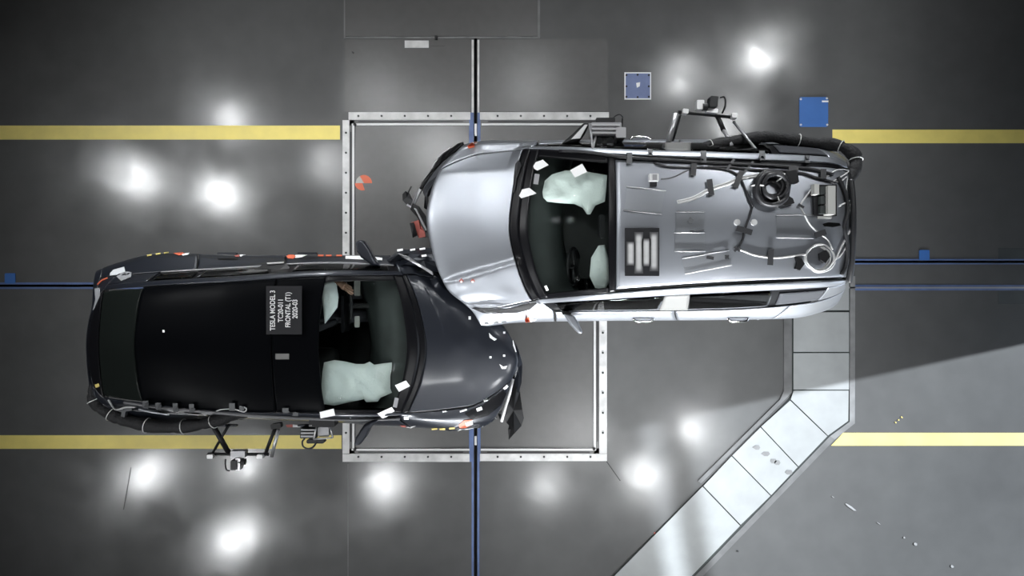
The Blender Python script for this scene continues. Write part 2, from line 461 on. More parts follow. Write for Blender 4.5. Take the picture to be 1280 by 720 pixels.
for (q, s, m, lab) in DEB:
    p = at(*q); n = 6; a0 = random.random() * 6
    st = 2.6 if 'longest' in lab else 1.3
    poly = []
    for i in range(n):
        a = a0 + i * 2 * math.pi / n; r = s / 2 * random.uniform(.6, 1.)
        x, y = r * math.cos(a) * st / 1.3, r * math.sin(a) * .7 / (st / 1.3)
        c, s_ = math.cos(-.6), math.sin(-.6)
        poly.append((p.x + x * c - y * s_, p.y + x * s_ + y * c))
    o = MB().prism(poly, 0, .006).build('debris_chip', m); tag(o, lab, 'debris', 'debris scattered on the floor')
for i, q in enumerate([(946, 559), (957, 567), (966, 576), (971, 578), (986, 590)]):
    p = at(*q); o = MB().prism([(p.x + random.uniform(.03, .06) * math.cos(a), p.y + .03 * math.sin(a)) for a in np.linspace(0, 5.2, 6)], .012, .014).build('tile_smudge', 'kerb', floor)

# ------------------------------------------------------------------ lofted car bodies
def pchip(P, t):
    """P (n, ...) at index parameter t (m,)"""
    n = P.shape[0]; d = P[1:] - P[:-1]
    m = np.zeros_like(P)
    a, b = d[:-1], d[1:]
    with np.errstate(divide='ignore', invalid='ignore'):
        h = np.where(a * b > 0, 2 * a * b / (a + b), 0.)
    m[1:-1] = h; m[0] = d[0]; m[-1] = d[-1]
    i = np.clip(np.floor(t).astype(int), 0, n - 2); f = (t - i).reshape((-1,) + (1,) * (P.ndim - 1))
    h00 = 2 * f ** 3 - 3 * f ** 2 + 1; h10 = f ** 3 - 2 * f ** 2 + f; h01 = -2 * f ** 3 + 3 * f ** 2; h11 = f ** 3 - f ** 2
    return h00 * P[i] + h10 * m[i] + h01 * P[i + 1] + h11 * m[i + 1]

class Body:
    def __init__(s, stations, disp=None):
        rows = []
        for st in stations:
            c = [at(*q) for q in st]                       # rockL maxL beltL railL centre railR beltR maxR rockR
            def inner(r, ce):
                return Vector((ce.x + (r.x - ce.x) * .30, (r.y + ce.y) / 2, ce.z + (r.z - ce.z) * .27))
            rows.append(c[:4] + [inner(c[3], c[4]), c[4], inner(c[5], c[4])] + c[5:])
        s.C = np.array([[tuple(p) for p in r] for r in rows])
        s.disp = disp; s.V = []; s.F = []; s.wheels = []
    def ev(s, u, v):
        A = pchip(s.C, np.atleast_1d(np.asarray(u, float)))
        return pchip(np.swapaxes(A, 0, 1), np.atleast_1d(np.asarray(v, float)))      # (nv, nu, 3)
    def pt(s, u, v):
        return Vector(s.ev([u], [v])[0, 0])
    def panel(s, name, u0, u1, v0, v1, m, parent, nu=24, nv=12, gap=.005, thick=.014, off=0., cast=True, arch=False, smooth=True, amp=1.):
        us = np.linspace(u0, u1, nu); vs = np.linspace(v0, v1, nv)
        G = s.ev(us, vs).copy()                                                       # nv,nu,3
        if s.disp is not None and amp > 0:
            for j in range(nv):
                for i in range(nu): G[j, i] = s.disp(G[j, i], us[i], vs[j])
        def pull(a, b):
            d = b - a; l = np.linalg.norm(d, axis=-1, keepdims=True) + 1e-9
            return a + d / l * np.minimum(gap, l * .45)
        if gap > 0:
            G[:, 0] = pull(G[:, 0], G[:, 1]); G[:, -1] = pull(G[:, -1], G[:, -2])
            G[0] = pull(G[0], G[1]); G[-1] = pull(G[-1], G[-2])
        dead = np.zeros((nv, nu), bool)
        if arch:
            for (wx, wz, r) in s.wheels:
                dx = G[..., 0] - wx; dz = G[..., 2] - wz; d = np.sqrt(dx * dx + dz * dz) + 1e-9
                ins = d < r; dead |= d < r * .9
                G[..., 0] = np.where(ins, wx + dx / d * r, G[..., 0]); G[..., 2] = np.where(ins, wz + dz / d * r, G[..., 2])
        verts = [Vector(p) for p in G.reshape(-1, 3)]
        faces = []
        for j in range(nv - 1):
            for i in range(nu - 1):
                q = [(j, i), (j, i + 1), (j + 1, i + 1), (j + 1, i)]
                if all(dead[a] for a in q): continue
                faces.append([a * nu + b for a, b in q])
        # orient outward
        c = s.center; tot = 0.
        for f in faces[::max(1, len(faces) // 40)]:
            a, b, d = verts[f[0]], verts[f[1]], verts[f[2]]
            n = (b - a).cross(d - a); tot += n.dot((a + d) / 2 - c)
        if tot < 0: faces = [f[::-1] for f in faces]
        if cast:
            k = len(s.V); s.V += verts; s.F += [[x + k for x in f] for f in faces]
        o = mesh_obj(name, verts, faces, m, parent, smooth)
        if off:
            o.data.update()
            nn = [v.normal.copy() for v in o.data.vertices]
            for v, n_ in zip(o.data.vertices, nn): v.co += n_ * off
        md = o.modifiers.new('thickness', 'SOLIDIFY'); md.thickness = thick; md.offset = -1
        return o
    def bvh(s): s.tree = BVHTree.FromPolygons(s.V, s.F)
    def on(s, px, py, off=0., z=1.0):
        o = Vector((0, 0, CAM_H)); d = (at(px, py, 0) - o).normalized()
        h, n, i, dist = s.tree.ray_cast(o, d)
        if h is None: return at(px, py, z)
        if n.z < 0: n = -n
        return h + n * off
    def patch(s, name, poly, m, parent, off=.004, thick=.003, rings=4, z=1.0, dens=1, flat=False):
        pts = []
        for i in range(len(poly)):
            a, b = poly[i], poly[(i + 1) % len(poly)]
            for k in range(dens): pts.append((a[0] + (b[0] - a[0]) * k / dens, a[1] + (b[1] - a[1]) * k / dens))
        cx = sum(p[0] for p in pts) / len(pts); cy = sum(p[1] for p in pts) / len(pts)
        v = [s.on(cx, cy, off, z)]; n = len(pts)
        for r in range(1, rings + 1):
            t = r / rings
            for x, y in pts: v.append(s.on(cx + (x - cx) * t, cy + (y - cy) * t, off, z))
        if flat:                                   # stiff card: span the outline straight
            rim = v[-n:]; mid = sum(rim, Vector()) / n
            v = [mid] + [mid + (p - mid) * (r / rings) for r in range(1, rings + 1) for p in rim]
        f = []
        for i in range(n): f.append([0, 1 + i, 1 + (i + 1) % n])
        for r in range(rings - 1):
            for i in range(n):
                f.append([1 + r * n + i, 1 + (r + 1) * n + i, 1 + (r + 1) * n + (i + 1) % n, 1 + r * n + (i + 1) % n])
        a = sum(pts[i][0] * pts[(i + 1) % n][1] - pts[(i + 1) % n][0] * pts[i][1] for i in range(n))
        if a > 0: f = [q[::-1] for q in f]
        o = mesh_obj(name, v, f, m, parent, False)
        md = o.modifiers.new('thickness', 'SOLIDIFY'); md.thickness = thick; md.offset = 1
        return o
    def cable(s, name, pts, r, m, parent=None, off=None, n=6, k=5, z=1.0):
        P = [(s.on(q[0], q[1], (r if off is None else off), z) if len(q) == 2 else at(*q)) for q in pts]
        return MB().tube(spl(P, k), r, n).build(name, m, parent, True)

def rquad(cx, cy, w, h, deg):
    a = math.radians(deg); c, s = math.cos(a), math.sin(a)
    return [(cx + x * c - y * s, cy + x * s + y * c) for x, y in ((-w / 2, -h / 2), (w / 2, -h / 2), (w / 2, h / 2), (-w / 2, h / 2))]

def pillow(name, poly, z, h, m, parent, rings=10, seed=1, wr=.012, dens=3):
    """inflated cloth bag over a star-shaped outline in pixels; z = mid height, h = half thickness"""
    pts = []
    for i in range(len(poly)):
        a, b = poly[i], poly[(i + 1) % len(poly)]
        for k in range(dens): pts.append((a[0] + (b[0] - a[0]) * k / dens, a[1] + (b[1] - a[1]) * k / dens))
    cx = sum(p[0] for p in pts) / len(pts); cy = sum(p[1] for p in pts) / len(pts); n = len(pts)
    zf = z if callable(z) else (lambda x, y: z)
    v = []; f = []
    for side in (1, -1):
        base = len(v); c = at(cx, cy, zf(cx, cy)); v.append(c + Vector((0, 0, side * h)))
        for r in range(1, rings + 1):
            t = r / rings
            for x, y in pts:
                xx, yy = cx + (x - cx) * t, cy + (y - cy) * t
                q = at(xx, yy, zf(xx, yy)); w = vnoise(q.x, q.y, 1.3, seed) * wr * (1 - t ** 4)
                q.z += side * h * math.sqrt(max(0, 1 - t ** 2.4)) + (w if side > 0 else 0); v.append(q)
        fs = [[base, base + 1 + i, base + 1 + (i + 1) % n] for i in range(n)]
        for r in range(rings - 1):
            for i in range(n):
                fs.append([base + 1 + r * n + i, base + 1 + (r + 1) * n + i, base + 1 + (r + 1) * n + (i + 1) % n, base + 1 + r * n + (i + 1) % n])
        a = sum(pts[i][0] * pts[(i + 1) % n][1] - pts[(i + 1) % n][0] * pts[i][1] for i in range(n))
        if (a > 0) == (side > 0): fs = [q[::-1] for q in fs]
        f += fs
    return mesh_obj(name, v, f, m, parent, True)

def wheel(parent, x, y, r=.325, w=.21):
    n = 28; v = []; f = []
    prof = [(.62, .5), (.66, .5), (.9, .5), (.98, .42), (1., .25), (1., -.25), (.98, -.42), (.9, -.5), (.66, -.5), (.62, -.5)]
    for i in range(n):
        a = 2 * math.pi * i / n
        for (q, t) in prof: v.append((x + r * q * math.cos(a), y + t * w, r + r * q * math.sin(a)))
    k = len(prof)
    for i in range(n):
        for j in range(k): f.append([i * k + j, i * k + (j + 1) % k, ((i + 1) % n) * k + (j + 1) % k, ((i + 1) % n) * k + j])
    t = mesh_obj('tyre', v, f, 'rubber', parent, True)
    b = MB()
    b.tube([(x, y - .4 * w, r), (x, y + .4 * w, r)], .07, 12)
    for i in range(5):
        a = 2 * math.pi * i / 5
        b.tube([(x + .05 * math.cos(a), y, r + .05 * math.sin(a)), (x + .62 * r * math.cos(a), y, r + .62 * r * math.sin(a))], .03, 6)
    b.build('rim', 'dull_metal', t)
    return t

def seat(parent, x, y, sgn):
    """car seat at plan position; sgn = direction of travel along x"""
    c = MB().box((x, y, .52), (.52, .50, .18), 0, .08).build('seat_cushion', 'interior_dark', parent, True)
    b = MB(); xb = x - sgn * .30
    for i in range(6):
        z0 = .6 + i * .1; b.box((xb - sgn * .03 * i, y, z0 + .05), (.14, .48 - .02 * i, .11), 0, .05)
    b.build('seat_backrest', 'interior_dark', parent, True)
    MB().box((xb - sgn * .19, y, 1.24), (.09, .26, .15), 0, .04).build('headrest', 'interior_dark', parent, True)

def steering(parent, c, sgn, r=.18):
    ax = Vector((sgn * .9, 0, -.42)).normalized(); a = Vector((0, 1, 0)); b = ax.cross(a)
    pts = [c + (a * math.cos(t) + b * math.sin(t)) * r for t in np.linspace(0, 2 * math.pi, 29)]
    mb = MB().tube(pts, .016, 8, False)
    for t in (0, math.pi, -math.pi / 2): mb.tube([c, c + (a * math.cos(t) + b * math.sin(t)) * r], .018, 6)
    w = mb.build('steering_wheel', 'black_plastic', parent, True)
    MB().tube([c, c + ax * .4], .03, 8).build('steering_column', 'black_plastic', w)

# ================================================================== silver car (faces left)
def silver_disp(p, u, v):
    x, y, z = p
    q = np.array(p, float)
    if u < 3.05 and 2.6 < v:
        # folded crease on the damaged corner of the bonnet: line (555,354)-(644,330)
        a = at(552, 355, .98); b = at(650, 327, 1.1); d = b - a; L = d.length; d.normalize()
        w = Vector((x, y, z)) - a; t = w.x * d.x + w.y * d.y; s = -(w.x * d.y - w.y * d.x) * 0 + (w.x * (-d.y) + w.y * d.x)
        if -.05 < t < L + .1:
            fade = min(1, max(0, (t + .05) / .2))
            if 3 <= v <= 7.2:
                q[2] += .05 * fade * (math.exp(-(s / .022) ** 2) if s > 0 else math.exp(-(s / .17) ** 2))
        # broken lip near the corner
        c = at(600, 378, 1.0); dd = math.hypot((x - c.x) / .30, (y - c.y) / .05)
        q[2] -= .05 * math.exp(-dd * dd)
        q[2] += .008 * vnoise(x, y, .9, 3) * max(0, min(1, (-y + .45) * 2))
    yc = 1.165                                  # pressed styling crease along the bonnet's upper side
    if u < 3.02 and 2 < v < 4.5 and y > yc:
        q[2] -= .28 * (y - yc) * min(1, v - 2) * min(1, max(0, (3.02 - u) * 4))
    if u < 2 and v < 3: q[2] += .008 * vnoise(x, y, 2, 5)
    return q
SV = Body([
    # rockU            maxU             beltU            railU            centre           railL            beltL            maxL             rockL
    [(600, 192, .30), (592, 187, .45), (580, 192, .55), (560, 214, .60), (545, 270, .60), (590, 345, .62), (625, 375, .66), (640, 392, .60), (640, 394, .32)],   # fascia
    [(590, 190, .30), (583, 181, .68), (574, 186, .84), (550, 212, .93), (533, 272, .94), (557, 357, .95), (590, 389, .90), (606, 409, .78), (625, 396, .32)],   # bonnet lip
    [(620, 191, .30), (618, 176, .74), (612, 180, .93), (602, 191, .99), (585, 278, 1.06), (606, 386, .99), (632, 388, .95), (640, 404, .78), (645, 396, .32)],
    [(668, 191, .30), (666, 177, .76), (664, 180, 1.02), (656, 186, 1.08), (639, 285, 1.13), (668, 376, 1.08), (686, 390, 1.02), (688, 402, .78), (690, 396, .32)],  # scuttle
    [(768, 191, .30), (768, 176, .78), (762, 177, 1.06), (768, 192, 1.50), (770, 280, 1.59), (769, 367, 1.50), (755, 390, 1.06), (760, 401, .78), (768, 396, .32)],  # header
    [(900, 191, .30), (900, 176, .80), (902, 178, 1.08), (902, 197, 1.54), (902, 278, 1.63), (902, 358, 1.54), (902, 388, 1.08), (900, 400, .80), (900, 396, .32)],
    [(1000, 192, .32), (1002, 180, .82), (1018, 184, 1.12), (1040, 203, 1.49), (1040, 277, 1.58), (1038, 352, 1.49), (1022, 377, 1.12), (990, 398, .82), (990, 396, .34)],
    [(1028, 198, .34), (1038, 188, .84), (1054, 196, 1.12), (1060, 210, 1.42), (1067, 277, 1.50), (1058, 350, 1.42), (1056, 362, 1.12), (1046, 380, .84), (1030, 388, .36)],
    [(1024, 205, .40), (1032, 200, .70), (1044, 210, .90), (1046, 222, .92), (1050, 277, .94), (1046, 333, .92), (1046, 350, .90), (1042, 366, .70), (1028, 380, .40)],
    [(1018, 208, .36), (1022, 206, .40), (1026, 214, .42), (1028, 225, .42), (1030, 277, .42), (1028, 330, .42), (1027, 346, .42), (1024, 360, .40), (1022, 378, .36)],
], silver_disp)
SV.center = Vector((1.3, .6, .7))
SV.wheels = [(-.02, .33, .40), (2.50, .33, .40)]
sv = empty('silver_car', (1.2, .6, 0)); tag(sv, 'crashed silver hatchback facing left, its roof covered with wiring', 'car')
B = SV
B.panel('bonnet', 1, 2.97, 3, 7, 'silver_paint', sv, 70, 60, gap=.006)
B.panel('fender', 1, 3.1, 0, 2.97, 'silver_paint', sv, 50, 24, arch=True)
B.panel('fender', 1.0, 3.1, 7.03, 9.6, 'silver_paint', sv, 50, 24, arch=False)
B.panel('front_fascia', 0, 1, 1.2, 6.3, 'black_plastic', sv, 12, 40)
# black surround + windscreen
B.panel('scuttle', 2.97, 3.10, 3.0, 7.0, 'gloss_black', sv, 5, 40, gap=0)
B.panel('windscreen_band', 3.10, 3.22, 3.05, 6.95, 'gloss_black', sv, 5, 40, gap=0, thick=.006)
B.panel('windscreen_band', 3.22, 3.93, 3.05, 3.32, 'gloss_black', sv, 24, 5, gap=0, thick=.006)
B.panel('windscreen_band', 3.22, 3.93, 6.78, 6.95, 'gloss_black', sv, 24, 5, gap=0, thick=.006)
B.panel('windscreen_band', 3.93, 4.0, 3.05, 6.95, 'gloss_black', sv, 5, 40, gap=0, thick=.006)
B.panel('windscreen', 3.22, 3.93, 3.32, 6.78, 'windscreen_glass', sv, 24, 30, gap=0, thick=.005, cast=True)
B.panel('roof', 4.0, 6.9, 3.2, 6.86, 'silver_paint', sv, 60, 40)
B.panel('roof_gutter', 3.05, 6.9, 3.04, 3.2, 'gloss_black', sv, 60, 4, gap=0, off=-.01)
B.panel('roof_gutter', 3.05, 6.9, 6.86, 6.96, 'gloss_black', sv, 60, 4, gap=0, off=-.01)
B.panel('roof_rail', 3.02, 7.0, 2.78, 3.04, 'silver_paint', sv, 70, 6, off=.004)
B.panel('roof_rail', 3.02, 7.0, 6.96, 7.22, 'silver_paint', sv, 70, 6, off=.004)
for (va, vb, vc, vd) in ((0, 2.0, 2.06, 2.76), (10, 8.0, 7.94, 7.24)):
    lo_, hi_ = min(va, vb), max(va, vb); wl, wh = min(vc, vd), max(vc, vd)
    for (ua, ub) in ((3.12, 4.62), (4.62, 5.62)):
        B.panel('door', ua, ub, lo_, hi_, 'silver_paint', sv, 40, 20, arch=True)
    B.panel('quarter_panel', 5.62, 7.6, lo_, hi_, 'silver_paint', sv, 40, 20, arch=True)
    B.panel('quarter_panel', 5.98, 7.0, wl, wh, 'silver_paint', sv, 24, 8, gap=.002)
    B.panel('window_frame', 3.05, 6.0, wl - .04, wh + .02, 'gloss_black', sv, 50, 8, gap=0, off=-.012, thick=.006)
    B.panel('side_window', 3.25, 4.50, wl, wh - .0, 'tinted_glass', sv, 30, 8, gap=.004, thick=.005)
    B.panel('side_window', 4.72, 5.40, wl, wh, 'tinted_glass', sv, 24, 8, gap=.004, thick=.005)
    B.panel('pillar_trim', 4.50, 4.72, wl, wh, 'marker_grey', sv, 8, 8, gap=.001)
    q = B.panel('quarter_window', 5.46, 5.96, wl + .12, wh - .08, 'quarter_glass', sv, 16, 8, gap=.002, off=.002)
for (a_, b_) in ((.1, 1.95), (8.05, 9.9)): B.panel('door_trim', 3.1, 6.0, a_, b_, 'interior_dark', sv, 40, 10, off=-.05, cast=False, thick=.01)
B.panel('tailgate', 7.0, 8.0, 2.6, 7.4, 'black_plastic', sv, 20, 40)
B.panel('spoiler', 6.9, 7.06, 2.9, 7.1, 'black_plastic', sv, 6, 40, off=.006)
B.panel('rear_bumper', 7.6, 9, .2, 9.8, 'silver_paint', sv, 16, 60, cast=False, off=.01)
B.bvh()
MB().box((1.10, .59, .26), (3.7, 1.70, .06), 0, .1).build('underbody', 'interior_dark', sv)
for wx in (-.02, 2.50):
    for wy in (1.31, -.12): wheel(sv, wx, wy)
# interior
dash = MB()
db = [B.pt(3.04, v) for v in np.linspace(3.25, 6.8, 16)]
vv = []; ff = []
for k, (dx, dz) in enumerate(((0, -.03), (.25, -.05), (.42, -.10), (.50, -.25), (.46, -.45))):
    for p in db: vv.append(Vector((min(p.x + dx, 1.0), p.y, p.z + dz + .0)))
for k in range(4):
    for i in range(15): ff.append([k * 16 + i, k * 16 + i + 1, (k + 1) * 16 + i + 1, (k + 1) * 16 + i])
mesh_obj('dashboard', vv, ff, 'interior', sv)
for yy in (.95, .22): seat(sv, 1.05, yy, -1)
steering(sv, Vector((.62, .22, .98)), -1)
MB().box((1.2, .6, .6), (2.4, 1.0, .5), 0, .1).build('rear_bench', 'interior_dark', sv)
pillow('airbag', [(678, 240), (681, 226), (690, 218), (707, 213), (730, 214), (748, 217), (759, 219), (758, 236), (756, 252), (744, 257), (738, 268), (734, 268), (729, 260), (718, 255), (700, 254), (684, 252), (679, 247)], lambda x, y: 1.10 + (x - 678) * .0028, .055, 'airbag_cloth', sv, seed=2, wr=.025)
pillow('airbag', [(737, 345), (739, 322), (748, 307), (756, 306), (761, 325), (762, 352), (756, 362), (744, 360), (740, 352)], lambda x, y: 1.24, .05, 'airbag_cloth', sv, seed=4)
MB().box(at(752, 283, 1.42), (.05, .22, .07), 0, .02).build('rear_view_mirror', 'black_plastic', sv)
# stickers
for poly in ([(667, 208), (670, 203), (679, 200), (686, 206.5), (672, 213.5), (668, 211)], [(713, 213), (728, 205), (734, 215), (719, 222)], [(649, 245), (653, 237), (662, 235), (671, 242), (652, 248)]):
    B.patch('windscreen_sticker', poly, 'white_sticker', sv)
B.patch('windscreen_sticker', rquad(671, 224, 6, 13, 8), 'dull_metal', sv)
B.patch('windscreen_sticker', rquad(683.5, 360, 3, 6.5, -25), 'white_sticker', sv)
for q in ((577, 351), (591, 351)):
    B.patch('marker_dot', rquad(*q, 4, 4, 45), 'red_paint', sv, rings=2); B.patch('marker_dot', rquad(q[0], q[1] + 1, 2.4, 2.4, 0), 'white_sticker', sv, off=.008, rings=2)
B.patch('target_sticker', [(656, 399), (661, 395), (663, 402), (657, 403)], 'orange', sv)
B.patch('target_sticker', [(662, 397), (671, 399), (663, 402)], 'white_sticker', sv)
for (x, y) in ((608, 404), (620, 403), (630, 402)): B.patch('marker_dash', rquad(x, y, 6, 1.6, -4), 'black_tape', sv, rings=2)
B.patch('target_sticker', [(584, 183), (590, 178), (597, 177.5), (593, 184), (586, 186)], 'orange', sv)
B.patch('target_sticker', [(590, 178), (598, 177), (595, 181)], 'white_sticker', sv)
B.patch('painted_gap_shade', [(590, 385), (606, 388), (620, 388.5), (645, 387), (660, 382), (669, 376), (671, 379), (663, 386), (646, 390.5), (622, 391.5), (604, 391)], 'slot_black', sv, off=.006, dens=2)  # black patch painted as the dark gap between bonnet and fender
# mirrors, handles
m1 = MB().prism([(at(x, y, 1.08).x, at(x, y, 1.08).y) for x, y in ((704, 392), (717, 394), (723, 404), (728, 416), (723, 417), (712, 405))], 1.0, 1.15).build('wing_mirror', 'silver_paint', sv)
bv = m1.modifiers.new('bevel', 'BEVEL'); bv.width = .03; bv.segments = 3
MB().prism([(at(x, y, 1.05).x, at(x, y, 1.05).y) for x, y in ((702, 388), (714, 391), (712, 396), (703, 393))], 1.02, 1.08).build('mirror_foot', 'black_plastic', m1)
m2 = MB().prism([(at(x, y, 1.08).x, at(x, y, 1.08).y) for x, y in ((700, 182), (716, 168), (730, 154), (737, 156), (731, 168), (722, 179))], 1.0, 1.15).build('wing_mirror', 'black_plastic', sv)
bv = m2.modifiers.new('bevel', 'BEVEL'); bv.width = .03; bv.segments = 3
MB().prism([(at(x, y, 1.16).x, at(x, y, 1.16).y) for x, y in ((714, 174), (731, 156), (734.5, 156), (725, 173))], 1.14, 1.165).build('mirror_cap', 'white_metal', m2)
for (hx, hy, s) in ((804, 400, 1), (922, 399, 1), (800, 176, -1), (918, 176, -1)):
    y = B.pt(4.3, 9 if s > 0 else 1).y + s * .024
    x = at(hx, hy, .92).x
    pts = spl([(x - .10, y + s * .01, .93), (x - .07, y - s * .018, .93), (x + .07, y - s * .018, .93), (x + .10, y + s * .01, .93)], 5)
    h = MB().tube(pts, .016, 8).build('door_handle', 'chrome', sv, True)
# broken front: torn bumper skin and grille bits in front of the bonnet
def shard(name, poly, z, th, m, par, warp=.02):
    mb = MB(); n = len(poly)
    cx = sum(p[0] for p in poly) / n; cy = sum(p[1] for p in poly) / n
    v = []
    for lay in (0, 1):
        for i, (x, y) in enumerate(poly):
            q = at(x, y, z); q.z += warp * math.sin(i * 2.3) - lay * th; v.append(q)
        q = at(cx, cy, z); q.z -= lay * th; v.append(q)
    k = n + 1; f = []
    a = sum(poly[i][0] * poly[(i + 1) % n][1] - poly[(i + 1) % n][0] * poly[i][1] for i in range(n))
    for i in range(n):
        j = (i + 1) % n
        t = [[n, i, j], [k + n, k + j, k + i], [i, k + i, k + j, j]]
        f += t if a < 0 else [q[::-1] for q in t]
    mb.add(v, f); return mb.build(name, m, par)
shard('headlamp', [(578, 186), (588, 184), (575, 194), (562, 204), (550, 215), (541, 227), (536, 238), (533, 246), (530, 244), (531, 233), (541, 216), (553, 203), (566, 193)], .80, .10, 'quarter_glass', sv)
shard('bumper_skin', [(579, 177), (572, 180), (562, 186), (553, 193), (545, 202), (540, 210), (535, 219), (527, 228), (524, 235), (529, 234), (537, 224), (545, 210), (556, 197), (567, 188), (577, 182)], .74, .16, 'black_plastic', sv)
MB().tube(spl([at(563, 185, .80), at(552, 193, .80), at(545, 202, .80), at(540, 211, .78)], 5), .008, 6).build('bumper_trim', 'dull_metal', sv, True)
shard('bumper_bracket', [(531, 232), (535, 240), (534, 262), (530, 260), (531, 246), (527, 238)], .78, .06, 'black_plastic', sv)
shard('bumper_bracket', [(503, 243), (507, 239), (511, 241), (516, 251), (510, 258), (503, 250)], .62, .06, 'black_plastic', sv)
MB().tube([at(510, 241, .63), at(514, 233, .63)], .008, 6).build('bracket_tip', 'black_plastic', sv)
shard('bumper_bracket', [(516, 254), (524, 258), (533, 272), (532, 290), (528, 281), (520, 270), (513, 262)], .66, .08, 'black_plastic', sv)
MB().tube([at(509, 256, .63), at(520, 262, .66), at(533, 288, .66)], .012, 6).build('bracket_rod', 'dull_metal', sv)
shard('bumper_bracket', [(524, 235), (528, 236), (516, 259), (513, 257)], .64, .03, 'dull_metal', sv)
shard('tow_cover', [(514, 278), (524, 275), (526, 282), (531, 290), (532, 296), (523, 297)], .55, .04, 'red_paint', sv)
shard('tow_cover', [(512, 279), (517, 278), (521, 293), (516, 297)], .58, .05, 'black_plastic', sv)
shard('wiper_arm', [(644, 205), (648, 200), (652, 206), (646, 222), (643, 240), (641, 240), (642, 222)], 1.14, .02, 'black_plastic', sv, .005)
shard('torn_bracket', [(600, 386), (612, 384), (628, 387), (625, 392), (608, 391)], .93, .05, 'dull_metal', sv)

# ================================================================== dark car (faces right)
def dark_disp(p, u, v):
    x, y, z = p; q = np.array(p, float)
    if u < 3 and v < 3.4:
        w = min(1, max(0, (3 - u) * 1.2))
        q[2] += .05 * w * vnoise(x, y, 2.0, 8); q[1] += .02 * w * vnoise(x, z, 3, 2)
    if u < 2.6 and 3 <= v < 5.5:
        q[2] += .012 * vnoise(x, y, 1.2, 4) * max(0, min(1, (5.5 - v) / 1.5))
    return q
DK = Body([
    # rockL(top)       maxL             beltL            railL            centre           railR            beltR            maxR             rockR
    [(560, 345, .28), (566, 352, .42), (575, 372, .50), (618, 402, .52), (644, 445, .50), (636, 482, .50), (630, 500, .48), (622, 512, .42), (610, 517, .28)],
    [(540, 340, .28), (550, 345, .52), (572, 370, .62), (624, 402, .68), (648, 450, .72), (640, 474, .72), (632, 497, .68), (618, 522, .60), (606, 520, .28)],
    [(520, 327, .28), (520, 318, .60), (530, 334, .76), (540, 347, .82), (592, 432, .87), (586, 508, .81), (586, 523, .77), (580, 537, .62), (580, 528, .28)],
    [(496, 326, .28), (494, 319, .68), (500, 332, .93), (506, 343, .97), (530, 435, .99), (508, 516, .97), (508, 523, .93), (525, 535, .66), (525, 528, .28)],
    [(410, 326, .28), (410, 319, .70), (412, 328, .96), (400, 344, 1.34), (390, 432, 1.41), (400, 518, 1.34), (414, 525, .96), (412, 528, .70), (412, 525, .28)],
    [(300, 326, .28), (300, 319, .72), (300, 334, .98), (290, 351, 1.37), (290, 432, 1.45), (290, 516, 1.37), (300, 521, .98), (300, 524, .72), (300, 522, .28)],
    [(200, 326, .28), (205, 316, .74), (200, 340, 1.02), (180, 357, 1.26), (168, 431, 1.36), (180, 505, 1.26), (200, 516, 1.02), (205, 532, .74), (200, 524, .28)],
    [(152, 336, .32), (152, 327, .80), (145, 345, 1.02), (130, 362, 1.09), (123, 431, 1.13), (130, 497, 1.09), (143, 510, 1.02), (150, 524, .80), (152, 515, .32)],
    [(130, 346, .34), (122, 338, .82), (119, 349, .98), (116, 380, 1.04), (108, 432, 1.06), (112, 480, 1.04), (116, 501, .98), (121, 512, .82), (130, 505, .34)],
    [(146, 350, .34), (140, 346, .42), (136, 356, .46), (132, 380, .48), (128, 432, .48), (130, 478, .48), (134, 496, .46), (139, 506, .42), (146, 502, .34)],
], dark_disp)
DK.center = Vector((-2.1, -.55, .6))
DK.wheels = [(-3.20, .33, .40), (-.50, .33, .40)]
dk = empty('dark_car', (-2.1, -.55, 0)); tag(dk, 'crashed dark blue-grey saloon facing right, with a black glass roof', 'car')
B = DK
B.panel('bonnet', 1, 2.97, 3, 7, 'dark_paint', dk, 70, 60, gap=.006)
B.panel('fender', 1, 3.1, 0, 2.97, 'dark_paint', dk, 50, 24, arch=True)
B.panel('fender', 1, 3.1, 7.03, 10, 'dark_paint', dk, 50, 24, arch=True)
B.panel('front_bumper', 0, 1, 4.0, 9.4, 'dark_paint', dk, 10, 40)
B.panel('scuttle', 2.97, 3.06, 3.0, 7.0, 'gloss_black', dk, 5, 40, gap=0)
B.panel('windscreen_band', 3.06, 3.20, 3.05, 6.95, 'gloss_black', dk, 5, 40, gap=0, thick=.006)
B.panel('windscreen_band', 3.20, 3.93, 3.05, 3.25, 'gloss_black', dk, 24, 5, gap=0, thick=.006)
B.panel('windscreen_band', 3.20, 3.93, 6.80, 6.95, 'gloss_black', dk, 24, 5, gap=0, thick=.006)
B.panel('windscreen', 3.20, 3.93, 3.25, 6.80, 'windscreen_glass', dk, 24, 30, gap=0, thick=.005)
B.panel('roof_glass', 3.93, 4.5, 3.06, 6.94, 'roof_glass_black', dk, 24, 40, gap=.004)
B.panel('roof_glass', 4.5, 6.0, 3.06, 6.94, 'roof_glass_black', dk, 40, 40, gap=.004)
B.panel('rear_window', 6.0, 6.97, 3.12, 6.88, 'rear_glass_green', dk, 30, 40, gap=.004)
B.panel('roof_rail', 3.02, 6.98, 2.74, 3.06, 'dark_paint', dk, 70, 6, off=.004)
B.panel('roof_rail', 3.02, 6.98, 6.94, 7.26, 'dark_paint', dk, 70, 6, off=.004)
